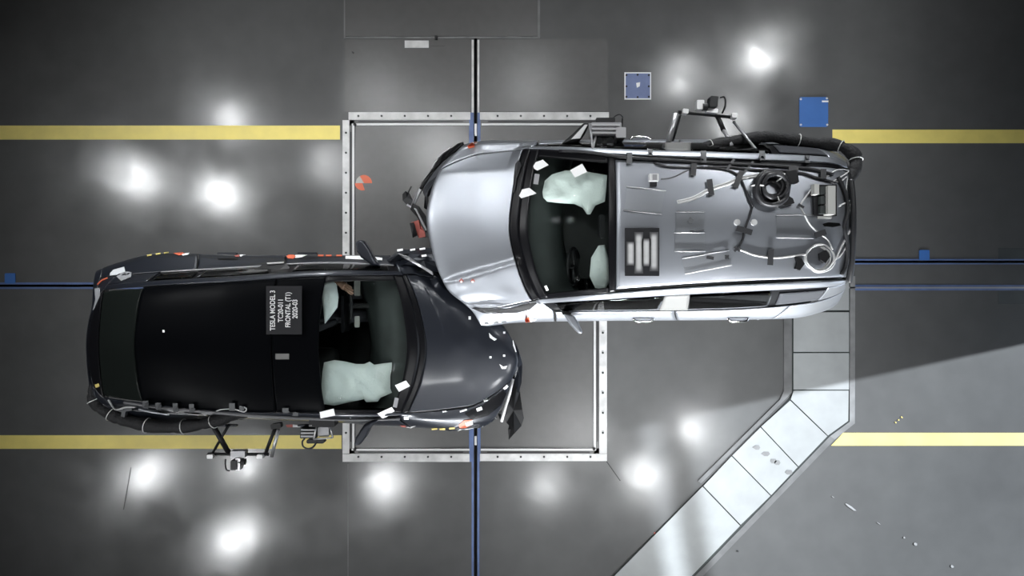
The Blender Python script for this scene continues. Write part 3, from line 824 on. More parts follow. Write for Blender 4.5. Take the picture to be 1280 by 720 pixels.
for (va, vb, vc, vd) in ((0, 2.0, 2.06, 2.72), (10, 8.0, 7.94, 7.28)):
    lo_, hi_ = min(va, vb), max(va, vb); wl, wh = min(vc, vd), max(vc, vd)
    for (ua, ub) in ((3.12, 4.5), (4.5, 5.5)):
        B.panel('door', ua, ub, lo_, hi_, 'dark_paint', dk, 40, 20, arch=True)
    B.panel('quarter_panel', 5.5, 7.7, lo_, hi_, 'dark_paint', dk, 44, 20, arch=True)
    B.panel('quarter_panel', 6.02, 7.0, wl - .04, wh, 'dark_paint', dk, 24, 8, gap=.002)
    B.panel('window_frame', 3.05, 6.04, wl - .04, wh + .02, 'gloss_black', dk, 50, 8, gap=0, off=-.012, thick=.006)
    B.panel('side_window', 3.25, 4.36, wl, wh, 'tinted_glass', dk, 30, 8, gap=.004, thick=.005)
    B.panel('side_window', 4.62, 5.40, wl, wh, 'tinted_glass', dk, 24, 8, gap=.004, thick=.005)
    B.panel('quarter_window', 5.46, 5.95, wl + .05, wh - .05, 'tinted_glass', dk, 16, 8, gap=.004, thick=.005)
    B.panel('belt_trim', 3.15, 5.98, (1.98 if wl < 5 else 7.98), (2.03 if wl < 5 else 8.03), 'dull_metal', dk, 50, 4, gap=0, off=.004)
for (a_, b_) in ((.1, 1.95), (8.05, 9.9)): B.panel('door_trim', 3.1, 6.0, a_, b_, 'interior_dark', dk, 40, 10, off=-.05, cast=False, thick=.01)
B.panel('boot_lid', 7.0, 8.0, 3.0, 7.0, 'gloss_black', dk, 14, 40)
B.panel('rear_bumper', 7.7, 9, .2, 9.8, 'dark_paint', dk, 16, 60, cast=True)
B.panel('boot_side', 7.0, 7.75, 2.0, 3.0, 'dark_paint', dk, 10, 8); B.panel('boot_side', 7.0, 7.75, 7.0, 8.0, 'dark_paint', dk, 10, 8)
B.bvh()
MB().box((-2.3, -.53, .26), (3.6, 1.68, .06), 0, .1).build('underbody', 'interior_dark', dk)
for (wx, wy) in ((-3.20, .17), (-3.20, -1.25), (-.50, -1.27), (-1.05, .12)): wheel(dk, wx, wy)
db = [B.pt(3.04, v) for v in np.linspace(3.25, 6.8, 16)]
vv = []; ff = []
for k, (dx, dz) in enumerate(((0, -.03), (-.25, -.06), (-.48, -.12), (-.56, -.25), (-.52, -.45))):
    for p in db: vv.append(Vector((max(p.x + dx, -1.62), p.y, p.z + dz)))
for k in range(4):
    for i in range(15): ff.append([k * 16 + i, (k + 1) * 16 + i, (k + 1) * 16 + i + 1, k * 16 + i + 1])
mesh_obj('dashboard', vv, ff, 'interior', dk)
for yy in (-.18, -.90): seat(dk, -2.15, yy, 1)
steering(dk, Vector((-1.66, -.18, .92)), 1)
MB().box((-3.05, -.54, .55), (.9, 1.2, .4), 0, .1).build('rear_bench', 'interior_dark', dk)
MB().box(at(432, 392, 1.0), (.03, .36, .22), 0, .01).build('centre_screen', 'gloss_black', dk)
for q in ((447, 360, 7, 19), (447, 402, 6, 14)):
    c = at(q[0], q[1], .90); MB().box((c.x, c.y, .915), (q[2] / 123, q[3] / 123, .02), 0, .01).build('dash_marker', 'pale_box', dk)
pillow('airbag', [(402, 505), (402, 480), (403, 465), (405, 453), (418, 450), (432, 452), (445, 455), (455, 455), (462, 452), (468, 456), (480, 454), (490, 453), (490, 460), (488, 470), (488, 486), (490, 491), (476, 497), (472, 502), (458, 503), (455, 499), (436, 503), (418, 507)], lambda x, y: 1.22 - (x - 402) * .0032, .06, 'airbag_cloth', dk, seed=1, wr=.04)
pillow('airbag', [(402, 358), (407, 353), (416, 351), (421, 356), (423, 372), (422, 384), (414, 395), (406, 405), (404, 385), (402, 368)], lambda x, y: 1.18 - (x - 402) * .003, .045, 'airbag_cloth', dk, seed=3, wr=.012)
# stickers
for poly in ([(493, 481), (507, 475), (512, 482), (498, 489)], [(471, 516), (489, 508), (495, 516), (478, 521)], [(400, 514), (417, 510), (419, 518), (401, 521)]):
    B.patch('windscreen_sticker', poly, 'white_sticker', dk, off=.016, flat=True)
B.patch('windscreen_sticker', rquad(494.5, 503, 5, 12, 12), 'dull_metal', dk)
B.patch('roof_marker_glint', rquad(353, 445.5, 17, 7, 0), 'marker_grey', dk)
B.patch('roof_marker_glint', rquad(205, 414, 2.4, 3.2, 0), 'white_sticker', dk, rings=2)  # tiny white highlight painted on the black roof
B.patch('bonnet_marker', rquad(508, 522, 6, 4, 0), 'white_sticker', dk)
for poly in ([(611, 416), (616, 421), (621, 424), (618, 426), (612, 422)], [(624, 455), (628, 459), (634, 457), (632, 461), (627, 461)], [(641, 425), (643, 432), (645, 440), (644, 440), (641, 432)],
             rquad(587, 397.5, 3, 4, 0), rquad(613, 446.5, 2.6, 2.6, 0), rquad(630, 444.5, 2.6, 2.6, 0), rquad(630, 416, 2.4, 2.4, 0), rquad(599, 511, 7, 4, -20), rquad(607, 500, 5, 3, -20), rquad(579, 513, 9, 2, -18), rquad(632, 484, 6, 3, -40), rquad(556, 514, 6, 2, -12)):
    B.patch('paint_chip', poly, 'white_sticker', dk, rings=2, z=.75)
B.patch('target_sticker', [(573, 531), (580, 525), (590, 524), (591, 530), (582, 535), (575, 535)], 'orange', dk, z=.68); B.patch('target_sticker', [(581, 528), (590, 525), (591, 530), (583, 533)], 'white_sticker', dk, off=.008, z=.68)
for x in (543, 553, 565): B.patch('marker_dash', rquad(x, 536 - (x == 565), 7, 2.2, -4), 'yellow_mark', dk, rings=2, z=.64)
B.patch('target_sticker', [(500, 531), (507, 531), (508, 534), (502, 533)], 'red_paint', dk, z=.68); B.patch('target_sticker', [(508, 531), (520, 532), (514, 535), (508, 534)], 'white_sticker', dk, z=.68)
for poly, m in (([(217, 317), (228, 315.5), (232, 318), (224, 320)], 'orange'), ([(226, 318), (237, 316), (235, 319), (229, 320)], 'white_sticker'), ([(293, 320), (300, 319), (299, 321.5), (295, 321.5)], 'red_paint'), ([(299, 319.2), (307, 319), (301, 321.5)], 'white_sticker'),
                ([(358, 321), (360, 318.5), (367, 318.5), (370, 321), (367, 324), (360, 323.5)], 'orange'), ([(369, 319.5), (384, 319.2), (378, 322), (369, 323)], 'white_sticker'), ([(432, 320.5), (460, 320.5), (478, 323), (478, 326), (455, 325), (432, 324)], 'white_sticker')):
    B.patch('target_sticker', poly, m, dk, z=.75)
for x in (401, 411, 424): B.patch('marker_dash', rquad(x, 320, 7, 1.8, 0), 'orange', dk, rings=2, z=.72)
for x in (187, 198, 208): B.patch('marker_dash', rquad(x, 319.5 - (x - 187) * .15, 6, 1.6, -10), 'yellow_mark', dk, rings=2, z=.72)
B.patch('tail_lamp', [(135, 346), (142, 338), (156, 334), (157, 340), (146, 345)], 'lamp_lens', dk, off=.006, dens=2, z=.95)
B.patch('tail_lamp', [(146, 346), (158, 340), (165, 341), (164, 347), (152, 352)], 'tail_lens', dk, off=.006, dens=2, z=.98)
B.patch('tail_lamp', [(119, 361), (125, 360), (126, 369), (119, 385), (117, 388), (120, 374)], 'tail_lens', dk, off=.004, dens=2, z=1.0)
B.cable('tail_wire', [(123, 356), (128, 351), (135, 348)], .008, 'orange', dk, z=1.0)
B.patch('headlamp', [(581, 517), (590, 512), (603, 507), (615, 497), (629, 488), (633, 492), (626, 506), (610, 519), (590, 525)], 'gloss_black', dk, off=.003, dens=2, z=.7)
# folded near-side corner, where the cars meet
def fold(name, rows, m, par):
    R = len(rows); Cn = len(rows[0]); v = [at(*q) for r in rows for q in r]; f = []
    for i in range(R - 1):
        for j in range(Cn - 1): f.append([i * Cn + j, i * Cn + j + 1, (i + 1) * Cn + j + 1, (i + 1) * Cn + j])
    o = mesh_obj(name, v, f, m, par, False)
    o.data.update()
    if sum(p.normal.z for p in o.data.polygons) < 0: o.data.flip_normals()
    md = o.modifiers.new('thickness', 'SOLIDIFY'); md.thickness = .012
    return o
fold('crumpled_fender', [[(484, 324, .86), (494, 316, .84), (506, 312, .80), (520, 311, .80), (548, 309, .78)],
                         [(487, 327, .92), (498, 318, .95), (512, 317, .90), (526, 318, .93), (552, 318, .88)],
                         [(490, 331, .88), (502, 325, .86), (516, 324, .93), (530, 326, .86), (556, 328, .85)],
                         [(494, 334, .93), (506, 330, .95), (520, 332, .88), (534, 337, .90), (560, 342, .84)]], 'dark_paint', dk)
fold('crumpled_fender', [[(498, 317, .97), (512, 322, .96), (526, 331, .95), (540, 340, .93)], [(500, 320, .90), (512, 326, .99), (527, 335, .92), (541, 344, .90)]], 'dull_metal', dk)
for q in ((500, 312.5, 7, 2.5), (516, 312, 6, 2), (528, 311, 7, 2), (530, 319.5, 6, 2.5)):
    c = at(q[0], q[1], .96); MB().box(c, (q[2] / 124, q[3] / 124, .012), .15).build('marker_dash', 'white_sticker', dk)
# torn bumper hanging at the free corner
shard('bumper_skin', [(643, 462), (648, 470), (650, 490), (653, 512), (655, 522), (652, 533), (643, 541), (636, 550), (635, 538), (640, 535), (633, 529), (629, 520), (633, 500), (638, 480)], .45, .05, 'black_plastic', dk, .03)
shard('bumper_skin', [(644, 428), (649, 440), (653, 455), (652, 478), (648, 492), (643, 476), (645, 452)], .50, .06, 'dark_paint', dk, .02)
MB().tube([at(641, 474, .66), at(637, 492, .62), at(631, 512, .58), at(627, 527, .56)], .016, 8).build('bumper_beam', 'white_metal', dk, True)
shard('torn_trim', [(608, 526), (619, 519), (622, 524), (614, 523), (612, 528)], .5, .03, 'black_plastic', dk)
shard('torn_trim', [(621, 515), (628, 513), (631, 522), (625, 524)], .5, .03, 'black_plastic', dk)
# door mirrors
m1 = MB().prism([(at(x, y, 1.0).x, at(x, y, 1.0).y) for x, y in ((445, 303), (450, 300), (456, 301), (462, 310), (470, 325), (476, 333), (466, 332), (452, 322), (447, 315))], .93, 1.05).build('wing_mirror', 'dark_paint', dk)
bv = m1.modifiers.new('bevel', 'BEVEL'); bv.width = .03; bv.segments = 3
m2 = MB().prism([(at(x, y, 1.0).x, at(x, y, 1.0).y) for x, y in ((474, 524), (464, 534), (458, 546), (450, 556), (443, 556), (446, 545), (456, 530), (466, 524))], .93, 1.05).build('wing_mirror', 'dark_paint', dk)
bv = m2.modifiers.new('bevel', 'BEVEL'); bv.width = .03; bv.segments = 3
# bent pillar trim on the near side window
fold('pillar_trim', [[(307, 345, 1.22), (318, 337, 1.10), (328, 331, 1.03)], [(330, 345, 1.28), (341, 336, 1.12), (354, 327, 1.02)], [(340, 345, 1.30), (350, 337, 1.15), (358, 329, 1.05)], [(356, 344, 1.32), (360, 338, 1.2), (362, 335, 1.1)]], 'black_plastic', dk)
MB().tube([at(334, 329.5, 1.06), at(355, 328.5, 1.06)], .010, 6).build('trim_edge', 'white_metal', dk)
for hx in (385, 285):
    for s in (1, -1):
        y = B.pt(4.3, 1 if s > 0 else 9).y + s * .01; x = at(hx, 330, .85).x
        MB().box((x, y, .86), (.2, .02, .03), 0, .008).build('door_handle', 'dark_paint', dk)

# ================================================================== things on and in the cars
# seated crash dummy behind the dark car's wheel
def dummy():
    root = empty('crash_dummy', (-2.2, -.18, .6)); tag(root, 'seated crash test dummy at the wheel of the dark car, hand raised', 'dummy')
    J = [(-2.25, -.18, .70), (-2.27, -.18, .88), (-2.29, -.18, 1.06), (-2.27, -.18, 1.15), (-2.24, -.18, 1.22), (-2.22, -.18, 1.27),
         (-2.28, .02, 1.06), (-2.05, .09, .92), (-1.86, .07, 1.0), (-1.80, .055, 1.03),
         (-2.28, -.38, 1.06), (-2.06, -.44, .92), (-1.84, -.36, .95), (-1.76, -.33, .95),
         (-1.85, -.06, .72), (-1.5, -.05, .45), (-1.35, -.05, .35), (-1.85, -.30, .72), (-1.5, -.31, .45), (-1.35, -.31, .35)]
    E = [(0, 1), (1, 2), (2, 3), (3, 4), (4, 5), (2, 6), (6, 7), (7, 8), (8, 9), (2, 10), (10, 11), (11, 12), (12, 13), (0, 14), (14, 15), (15, 16), (0, 17), (17, 18), (18, 19)]
    R = [.14, .14, .13, .06, .09, .08, .065, .05, .04, .028, .065, .05, .04, .028, .08, .06, .05, .08, .06, .05]
    me = bpy.data.meshes.new('body'); me.from_pydata(J, E, []); me.materials.append(MATS['dummy_cloth'])
    o = bpy.data.objects.new('body', me); COL.objects.link(o); o.parent = root; o.matrix_parent_inverse = root.matrix_world.inverted()
    o.modifiers.new('skin', 'SKIN'); o.modifiers.new('sub', 'SUBSURF').levels = 1
    for i, sv_ in enumerate(me.skin_vertices[0].data): sv_.radius = (R[i], R[i]); sv_.use_root = (i == 0)
    w = Vector((-1.83, .075, 1.02))
    hb = MB()
    palm = [at(423, 353, 1.06), at(427, 355, 1.08), at(431, 358, 1.09)]
    hb.tube(spl([w] + palm, 4), [.026] * 4 + [.032] * 8 + [.030], 10)
    for k, (ln, sp) in enumerate(((.075, -.035), (.085, -.012), (.080, .012), (.062, .034))):
        b0 = palm[2] + Vector((0, sp * .8, 0)); d = Vector((.8, sp * 3 - .5, -.1)).normalized()
        hb.tube(spl([b0, b0 + d * ln * .5 + Vector((0, 0, .008)), b0 + d * ln * .8 + Vector((0, -.005, -.012)), b0 + d * ln + Vector((0, -.012, -.035))], 4), .0095, 8)
    b0 = palm[0] + Vector((.01, -.02, 0)); hb.tube(spl([b0, b0 + Vector((.02, -.035, .0)), b0 + Vector((.05, -.05, -.01))], 4), .010, 8)
    hb.build('hand', 'skin_tan', root, True)
dummy()

# placards
def placard(body, name, label, x0, y0, x1, y1, lines, nudge=.0):
    zc = max(body.on(x, y).z for x in (x0, (x0 + x1) / 2, x1) for y in (y0, (y0 + y1) / 2, y1)) + .004
    a, b = at(x0, y1, zc), at(x1, y0, zc); c = (a + b) / 2
    root = empty(name, (c.x, c.y, zc)); tag(root, label, 'placard')
    MB().box((c.x, c.y, zc + .003), (b.x - a.x, b.y - a.y, .006), 0, .004).build('board', 'placard', root)
    return root, zc + .008
pr, pz = placard(DK, 'test_placard', 'dark placard with four lines of white test lettering on the black roof', 333, 357.5, 377.5, 418, 4)
for (txt, px, ya, yb) in (('TESLA MODEL 3', 341, 413, 363), ('TC20-011', 351, 402, 374), ('FRONTAL (T1)', 360.2, 409, 365.5), ('2020-03', 369, 398, 374.5)):
    cu = bpy.data.curves.new('lettering', 'FONT'); cu.body = txt; cu.size = .085; cu.extrude = .001; cu.offset = .0014
    cu.align_x = 'CENTER'; cu.align_y = 'CENTER'
    cu.materials.append(MATS['print_white'])
    o = bpy.data.objects.new('lettering', cu); COL.objects.link(o)
    bpy.context.view_layer.update()
    want = (at(px, yb, pz) - at(px, ya, pz)).length
    sx = want / max(o.dimensions.x, 1e-3)
    o.scale = (sx, 6.3 * (CAM_H - pz) / FPX / .061, 1)
    o.rotation_euler = (0, 0, math.pi / 2); o.location = at(px, (ya + yb) / 2, pz)
    bpy.context.view_layer.update()
    me = bpy.data.meshes.new_from_object(o.evaluated_get(bpy.context.evaluated_depsgraph_get()))
    t = bpy.data.objects.new('lettering', me); COL.objects.link(t)
    t.matrix_world = o.matrix_world.copy()
    bpy.data.objects.remove(o); t.name = 'lettering'
    t.parent = pr; t.matrix_parent_inverse = pr.matrix_world.inverted()
# blurred placard on the silver roof: four soft pale bars
def blur_bar():
    m = bpy.data.materials.new('blurred_print'); m.use_nodes = True
    nt = m.node_tree; b = nt.nodes['Principled BSDF']; L = nt.links.new
    tc = nt.nodes.new('ShaderNodeTexCoord'); sx = nt.nodes.new('ShaderNodeSeparateXYZ'); L(tc.outputs['Generated'], sx.inputs[0])
    prod = None
    for ax, w in ((0, .42), (1, .16)):
        s = nt.nodes.new('ShaderNodeMath'); s.operation = 'PINGPONG'; s.inputs[1].default_value = .5; L(sx.outputs[ax], s.inputs[0])
        r = nt.nodes.new('ShaderNodeMapRange'); r.interpolation_type = 'SMOOTHSTEP'; r.inputs[1].default_value = 0; r.inputs[2].default_value = w; L(s.outputs[0], r.inputs[0])
        if prod is None: prod = r.outputs[0]
        else:
            mu = nt.nodes.new('ShaderNodeMath'); mu.operation = 'MULTIPLY'; L(prod, mu.inputs[0]); L(r.outputs[0], mu.inputs[1]); prod = mu.outputs[0]
    n = nt.nodes.new('ShaderNodeTexNoise'); n.inputs['Scale'].default_value = 18; L(tc.outputs['Object'], n.inputs['Vector'])
    mx = nt.nodes.new('ShaderNodeMixRGB'); mx.inputs[1].default_value = (.035, .035, .038, 1); mx.inputs[2].default_value = (.42, .42, .42, 1)
    mm = nt.nodes.new('ShaderNodeMath'); mm.operation = 'MULTIPLY_ADD'; mm.inputs[1].default_value = .35; mm.inputs[2].default_value = .8; L(n.outputs['Fac'], mm.inputs[0])
    m2_ = nt.nodes.new('ShaderNodeMath'); m2_.operation = 'MULTIPLY'; L(prod, m2_.inputs[0]); L(mm.outputs[0], m2_.inputs[1])
    L(m2_.outputs[0], mx.inputs[0]); L(mx.outputs[0], b.inputs['Base Color']); b.inputs['Roughness'].default_value = .6
    MATS['blurred_print'] = m
blur_bar()
pr2, pz2 = placard(SV, 'test_placard', 'dark placard with blurred pale bars on the silver roof', 781, 285, 824, 345, 4)
for (px, ya, yb) in ((788.5, 303, 331), (798.5, 291, 341), (808, 299, 332), (817.5, 291, 338)):
    a, b = at(px - 5.5, yb + 1, pz2), at(px + 5.5, ya - 1, pz2)
    MB().box(((a.x + b.x) / 2, (a.y + b.y) / 2, pz2 - .001), (b.x - a.x, b.y - a.y, .002)).build('print_bar', 'blurred_print', pr2)

# black sleeved umbilicals
def umbilical(name, label, pts, r, ties, m='black_foam'):
    P = spl([at(*q) for q in pts], 6)
    root = empty(name, P[0]); tag(root, label, 'cable')
    rr = [r * (1 + .10 * math.sin(i * .55) - (.18 if i % 9 == 0 else 0)) * (.35 + .65 * min(1, i / 10)) for i in range(len(P))]
    MB().tube(P, rr, 12).build('sleeve', m, root, True)
    for t in ties:
        i = min(len(P) - 2, max(1, int(t * len(P)))); c = P[i]; d = (P[i + 1] - P[i - 1]).normalized()
        a = d.orthogonal().normalized(); b = d.cross(a); rad = rr[i] * 1.08
        MB().tube([c + (a * math.cos(q) + b * math.sin(q)) * rad for q in np.linspace(0, 2 * math.pi, 17)], .0045, 5, False).build('zip_tie', 'zip_tie', root, True)
    return root
umbilical('umbilical_cable', 'thick black sleeved cable tied along the upper rear side of the silver car',
          [(846, 192, 1.2), (866, 188, 1.18), (888, 183, 1.16), (915, 177, 1.15), (940, 173, 1.14), (962, 171, 1.14), (985, 174, 1.14), (1010, 178, 1.15), (1035, 180, 1.18), (1054, 184, 1.25), (1067, 193, 1.3), (1070, 204, 1.33), (1066, 216, 1.36), (1060, 226, 1.40)], .058, (.16, .50, .68, .82))
umbilical('umbilical_cable', 'lumpy black sleeved cable tied around the lower rear corner of the dark car',
          [(122, 470, 1.02), (117, 485, 1.0), (118, 498, .98), (127, 510, .98), (142, 519, .98), (160, 526, .98), (180, 531, .98), (205, 534, .98), (230, 533, .98), (252, 530, 1.0), (275, 524, 1.05), (296, 517, 1.12), (306, 514, 1.2)], .062, (.18, .32, .52, .66, .80))

# silver roof wiring
def wire(label, pts, r, m, tapes=(), body=SV, name='cable', tm='black_tape', off=None, z=1.4, twin=0):
    p0 = body.on(pts[0][0], pts[0][1], 0, z)
    root = empty(name, p0); tag(root, label, 'cable', 'wiring taped to the ' + ('silver car' if body is SV else 'dark car'))
    body.cable('lead', pts, r, m, root, off, 6, 5, z)
    if twin: body.cable('lead', [(q[0] + twin * .35, q[1] + twin, *q[2:]) for q in pts], r, m, root, off, 6, 5, z)
    for (x, y, w, h, a) in tapes: body.patch('tape', rquad(x, y, w, h, a), tm, root, off=2 * r + .002, rings=3, dens=2, z=z)
    return root
wire('black tube standing in for the dark gap along the inner edge of the upper silver roof rail', [(700, 190), (740, 192), (775, 197), (830, 201), (900, 205), (960, 208), (1010, 212), (1040, 219)], .016, 'black_cable', [(786, 200, 7, 13, 0), (812, 194, 6, 7, 0), (878, 199, 7, 13, 0), (951, 198, 7, 10, 0), (1007, 202, 6, 8, 0)], tm='grey_tape')  # black tube drawn for the dark gap between rail and roof, with real tapes
wire('dark cable sagging from the upper rail towards the black coil', [(803, 201), (820, 205), (836, 209), (862, 210), (884, 210), (908, 213), (922, 220), (930, 234), (936, 250), (940, 258)], .011, 'black_cable', [(866, 213, 7, 15, 6)])
wire('black cable from the roof middle to the rear corner of the silver car', [(884, 210), (915, 210), (940, 213), (970, 214), (1000, 217), (1020, 223), (1045, 230)], .013, 'black_cable', [(990, 213, 12, 8, 10), (1027, 219, 7, 12, 0)])
wire('grey twin cable running diagonally across the silver roof', [(846, 252), (866, 247), (887, 236), (908, 229), (926, 222), (945, 219), (958, 219)], .010, 'white_cable', [(887, 235, 7, 20, -8), (922, 225, 7, 22, 22)], twin=2.2)
wire('thin grey wire from the small roof sensor', [(826, 224), (836, 223), (845, 220), (855, 215), (866, 211)], .006, 'grey_cable')
wire('black cable with crossed tape running down the roof from the coil', [(940, 258), (936, 272), (931, 286), (928, 300), (921, 311)], .010, 'black_cable', [(929, 288, 20, 7, 16), (920, 311, 9, 3, 40), (920, 311, 9, 3, -40)])
wire('white cable running from the crossed tape to the white coil', [(921, 311), (930, 314), (940, 318), (955, 321), (972, 322), (990, 320), (1006, 318)], .009, 'white_cable', [(962, 321, 7, 20, 4)])
wire('bent white cable beside the data box', [(1016, 234), (1008, 245), (1000, 257), (1006, 270), (1013, 282), (1023, 291), (1034, 300), (1040, 312)], .008, 'white_cable', [(1024, 292, 14, 7, -18), (1000, 258, 8, 3, 30)])
wire('white cable climbing along the tailgate from the white coil', [(1034, 335), (1043, 325), (1050, 310), (1058, 295), (1063, 284), (1063, 268), (1060, 255)], .008, 'white_cable')
wire('second white lead looping down beside the tailgate', [(1043, 325), (1052, 317), (1058, 304), (1057, 292)], .007, 'white_cable')
wire('looped white wire over the upper rear corner of the silver car', [(1030, 224), (1045, 213), (1060, 214), (1050, 222), (1038, 229), (1052, 226), (1058, 222), (1057, 238)], .006, 'white_cable')
wire('black cable bundle down the tailgate edge of the silver car', [(1060, 226), (1062, 245), (1063, 265), (1063, 290), (1062, 315), (1060, 338), (1058, 350)], .028, 'black_cable')
wire('second black cable wrapped inside the tailgate edge bundle', [(1046, 222), (1054, 240), (1058, 262), (1054, 284), (1057, 305), (1056, 330), (1050, 343)], .018, 'black_cable')
wire('short grey leads beside the data box', [(1048, 258), (1056, 254), (1062, 251), (1066, 246)], .008, 'white_cable')
for k, q in enumerate(((912, 207, 3, 16, 35), (934, 211, 3, 20, 40))): 
    o = SV.patch('tape_strip', rquad(*q), 'grey_tape', None, off=.02, rings=2); tag(o, ['narrow grey tape strip slanting below the upper roof rail, left', 'narrow grey tape strip slanting below the upper roof rail, right'][k], 'tape', 'narrow tape strips on the silver roof')

def coil(name, label, body, cx, cy, r_in, r_out, loops, rad, m, ties=0, z=1.5):
    c0 = body.on(cx, cy, 0, z); root = empty(name, c0); tag(root, label, 'cable coil'); k = (CAM_H - c0.z) / FPX
    for i in range(loops):
        R = (r_in + (r_out - r_in) * (i + .5) / loops) * k; ox, oy = random.uniform(-.02, .02), random.uniform(-.02, .02)
        pts = [c0 + Vector((ox + R * math.cos(t) * random.uniform(.97, 1.03), oy + R * math.sin(t) * random.uniform(.97, 1.03), rad * (1 + (i % 3) * 1.3) + .008 * math.sin(3 * t + i))) for t in np.linspace(0, 2 * math.pi, 21)]
        pts[-1] = pts[0]
        MB().tube(spl(pts, 3), rad, 6, False).build('loop', m, root, True)
    for i in range(ties):
        t = i * 2 * math.pi / ties + .9; R0, R1 = (r_in - 1) * k, (r_out + 2) * k
        d = Vector((math.cos(t), math.sin(t), 0)); MB().tube([c0 + d * R0 + Vector((0, 0, .02)), c0 + d * (R0 + .02) + Vector((0, 0, .09)), c0 + d * (R1 - .02) + Vector((0, 0, .09)), c0 + d * R1 + Vector((0, 0, .01))], .007, 5).build('zip_tie', 'zip_tie', root)
    return root
coil('cable_coil', 'thick black cable coil near the rear of the silver roof', SV, 962, 236, 11, 22, 7, .022, 'black_cable', 3)
coil('cable_coil', 'thin white cable coil in the lower rear corner of the silver roof', SV, 1023, 322, 14, 18, 4, .008, 'white_cable')
def lump(name, label, cat, polys, m, z0, h):
    root = empty(name, SV.on(*polys[0][0], 0)); tag(root, label, cat)
    for k, (c, poly) in enumerate(polys):
        zz = SV.on(*c, 0).z; MB().prism([(at(x, y, zz).x, at(x, y, zz).y) for x, y in poly], zz - .01, zz + h).build('plug', m, root)
    return root
lump('connector', 'black connector block at the lower edge of the black coil', 'connector', [((982, 250), [(970, 246), (978, 243), (988, 249), (990, 255), (978, 258), (970, 254)])], 'black_plastic', 0, .05)
lump('connector', 'dark connector beside the black coil, upper right', 'connector', [((988, 222), [(980, 215), (994, 213), (997, 228), (984, 230)])], 'black_plastic', 0, .03)
lump('connector', 'dark plug at the left of the white coil', 'connector', [((998, 328), [(992, 322), (1000, 323), (1004, 330), (998, 338), (993, 336), (995, 329)])], 'black_plastic', 0, .03)
lump('connector', 'dark plug inside the white coil', 'connector', [((1028, 321), [(1022, 317), (1030, 313), (1035, 321), (1029, 329), (1023, 325)])], 'black_plastic', 0, .04)
# data box at the roof's rear edge
zz = SV.on(1036, 250).z + .005
bx = empty('data_box', at(1034, 250, zz)); tag(bx, 'pale metal data box with dark slots at the rear edge of the silver roof', 'data box')
def pxbox(name, x0, y0, x1, y1, z0, z1, m, par, bev=.004):
    a, b = at(x0, y1, z1), at(x1, y0, z1)
    return MB().box(((a.x + b.x) / 2, (a.y + b.y) / 2, (z0 + z1) / 2), (b.x - a.x, b.y - a.y, z1 - z0), 0, bev).build(name, m, par)
pxbox('base', 1018, 231, 1046, 270, zz, zz + .05, 'black_plastic', bx)
pxbox('end_cover', 1035, 232, 1044.5, 268, zz + .05, zz + .13, 'pale_box', bx)
pxbox('corner_block', 1018, 230, 1024, 243, zz + .05, zz + .11, 'pale_box', bx)
for k in range(3): pxbox('slot_module', 1025.5, 233 + k * 12, 1033.5, 243 + k * 12, zz + .05, zz + .09, 'interior', bx)
pxbox('foot', 1022, 268, 1040, 273, zz - .02, zz + .03, 'pale_box', bx)
o = SV.patch('tail_reflector', [(1027, 280), (1035, 278), (1048, 279), (1050, 282), (1040, 284), (1029, 283)], 'chrome', sv, off=.01)
# plates and sensor on the roof
def rplate(label, poly, rods, m='dull_metal'):
    c = (sum(p[0] for p in poly) / 4, sum(p[1] for p in poly) / 4)
    root = empty('mounting_plate', SV.on(*c, 0)); tag(root, label, 'mounting plate', 'mounting plates on the silver roof')
    SV.patch('plate', poly, m, root, off=.002, thick=.002, dens=3)
    for (a, b, mm) in rods:
        pts = [SV.on(a[0] + (b[0] - a[0]) * t, a[1] + (b[1] - a[1]) * t, .014) for t in np.linspace(0, 1, 5)]
        MB().tube(pts, .0055, 6).build('edge_rod', mm, root, True)
    return root
mat('clear_plate', (.33, .345, .37), .38, .85)
rplate('mounting plate nearest the silver windscreen, between two thin rods', [(784, 236), (831, 239), (826, 266), (780, 264)], [((783, 234), (832, 239), 'metal'), ((779, 263), (827, 268), 'grey_cable')], 'clear_plate')
rp = rplate('mounting plate with a small dark square, above the plain one', [(845, 265), (880, 265), (880, 289), (845, 290)], [((845, 265), (880, 265), 'grey_cable'), ((862, 289), (879, 288), 'black_cable')], 'clear_plate')
SV.patch('square_mark', rquad(863, 276, 6, 6, 30), 'grey_tape', rp, off=.012, rings=2)
rplate('plain mounting plate below the one with a dark square', [(844, 292), (881, 292), (881, 313), (843, 314)], [((843, 291), (880, 291), 'metal'), ((843, 314), (881, 314), 'metal')], 'clear_plate')
rp = rplate('long tilted mounting bracket in the middle of the silver roof', [(852, 324), (911, 313), (913, 331), (856, 342)], [((852, 323), (911, 313), 'metal'), ((856, 342), (914, 331), 'white_metal')], 'clear_plate')
for q in ((887, 322, 9, 4, 10), (908, 321, 6, 2.4, 45), (908, 321, 6, 2.4, -45)): SV.patch('tape_knot', rquad(*q), 'black_tape', rp, off=.014, rings=2)
rplate('mounting plate left of the data box on the silver roof', [(970, 270), (1014, 270), (1014, 297), (970, 297)], [((970, 269), (1015, 269), 'grey_cable'), ((970, 297), (1016, 298), 'metal')], 'clear_plate')
for k, (x, y) in enumerate(((921, 278), (942, 278))):
    p = SV.on(x, y); o = MB().tube([p, p + Vector((0, 0, .015))], .028, 12).build('suction_foot', 'white_metal'); tag(o, ['pale round foot left of the crossed roof tape', 'pale round foot right of the crossed roof tape'][k], 'suction foot')
p = SV.on(816, 223); sn = empty('roof_sensor', p); tag(sn, 'small white sensor block on the front of the silver roof', 'sensor')
MB().box((p.x, p.y, p.z + .025), (.085, .07, .05), 0, .008).build('housing', 'white_metal', sn)
MB().box((p.x + .005, p.y, p.z + .053), (.04, .05, .008), 0, .003).build('lid', 'dull_metal', sn)
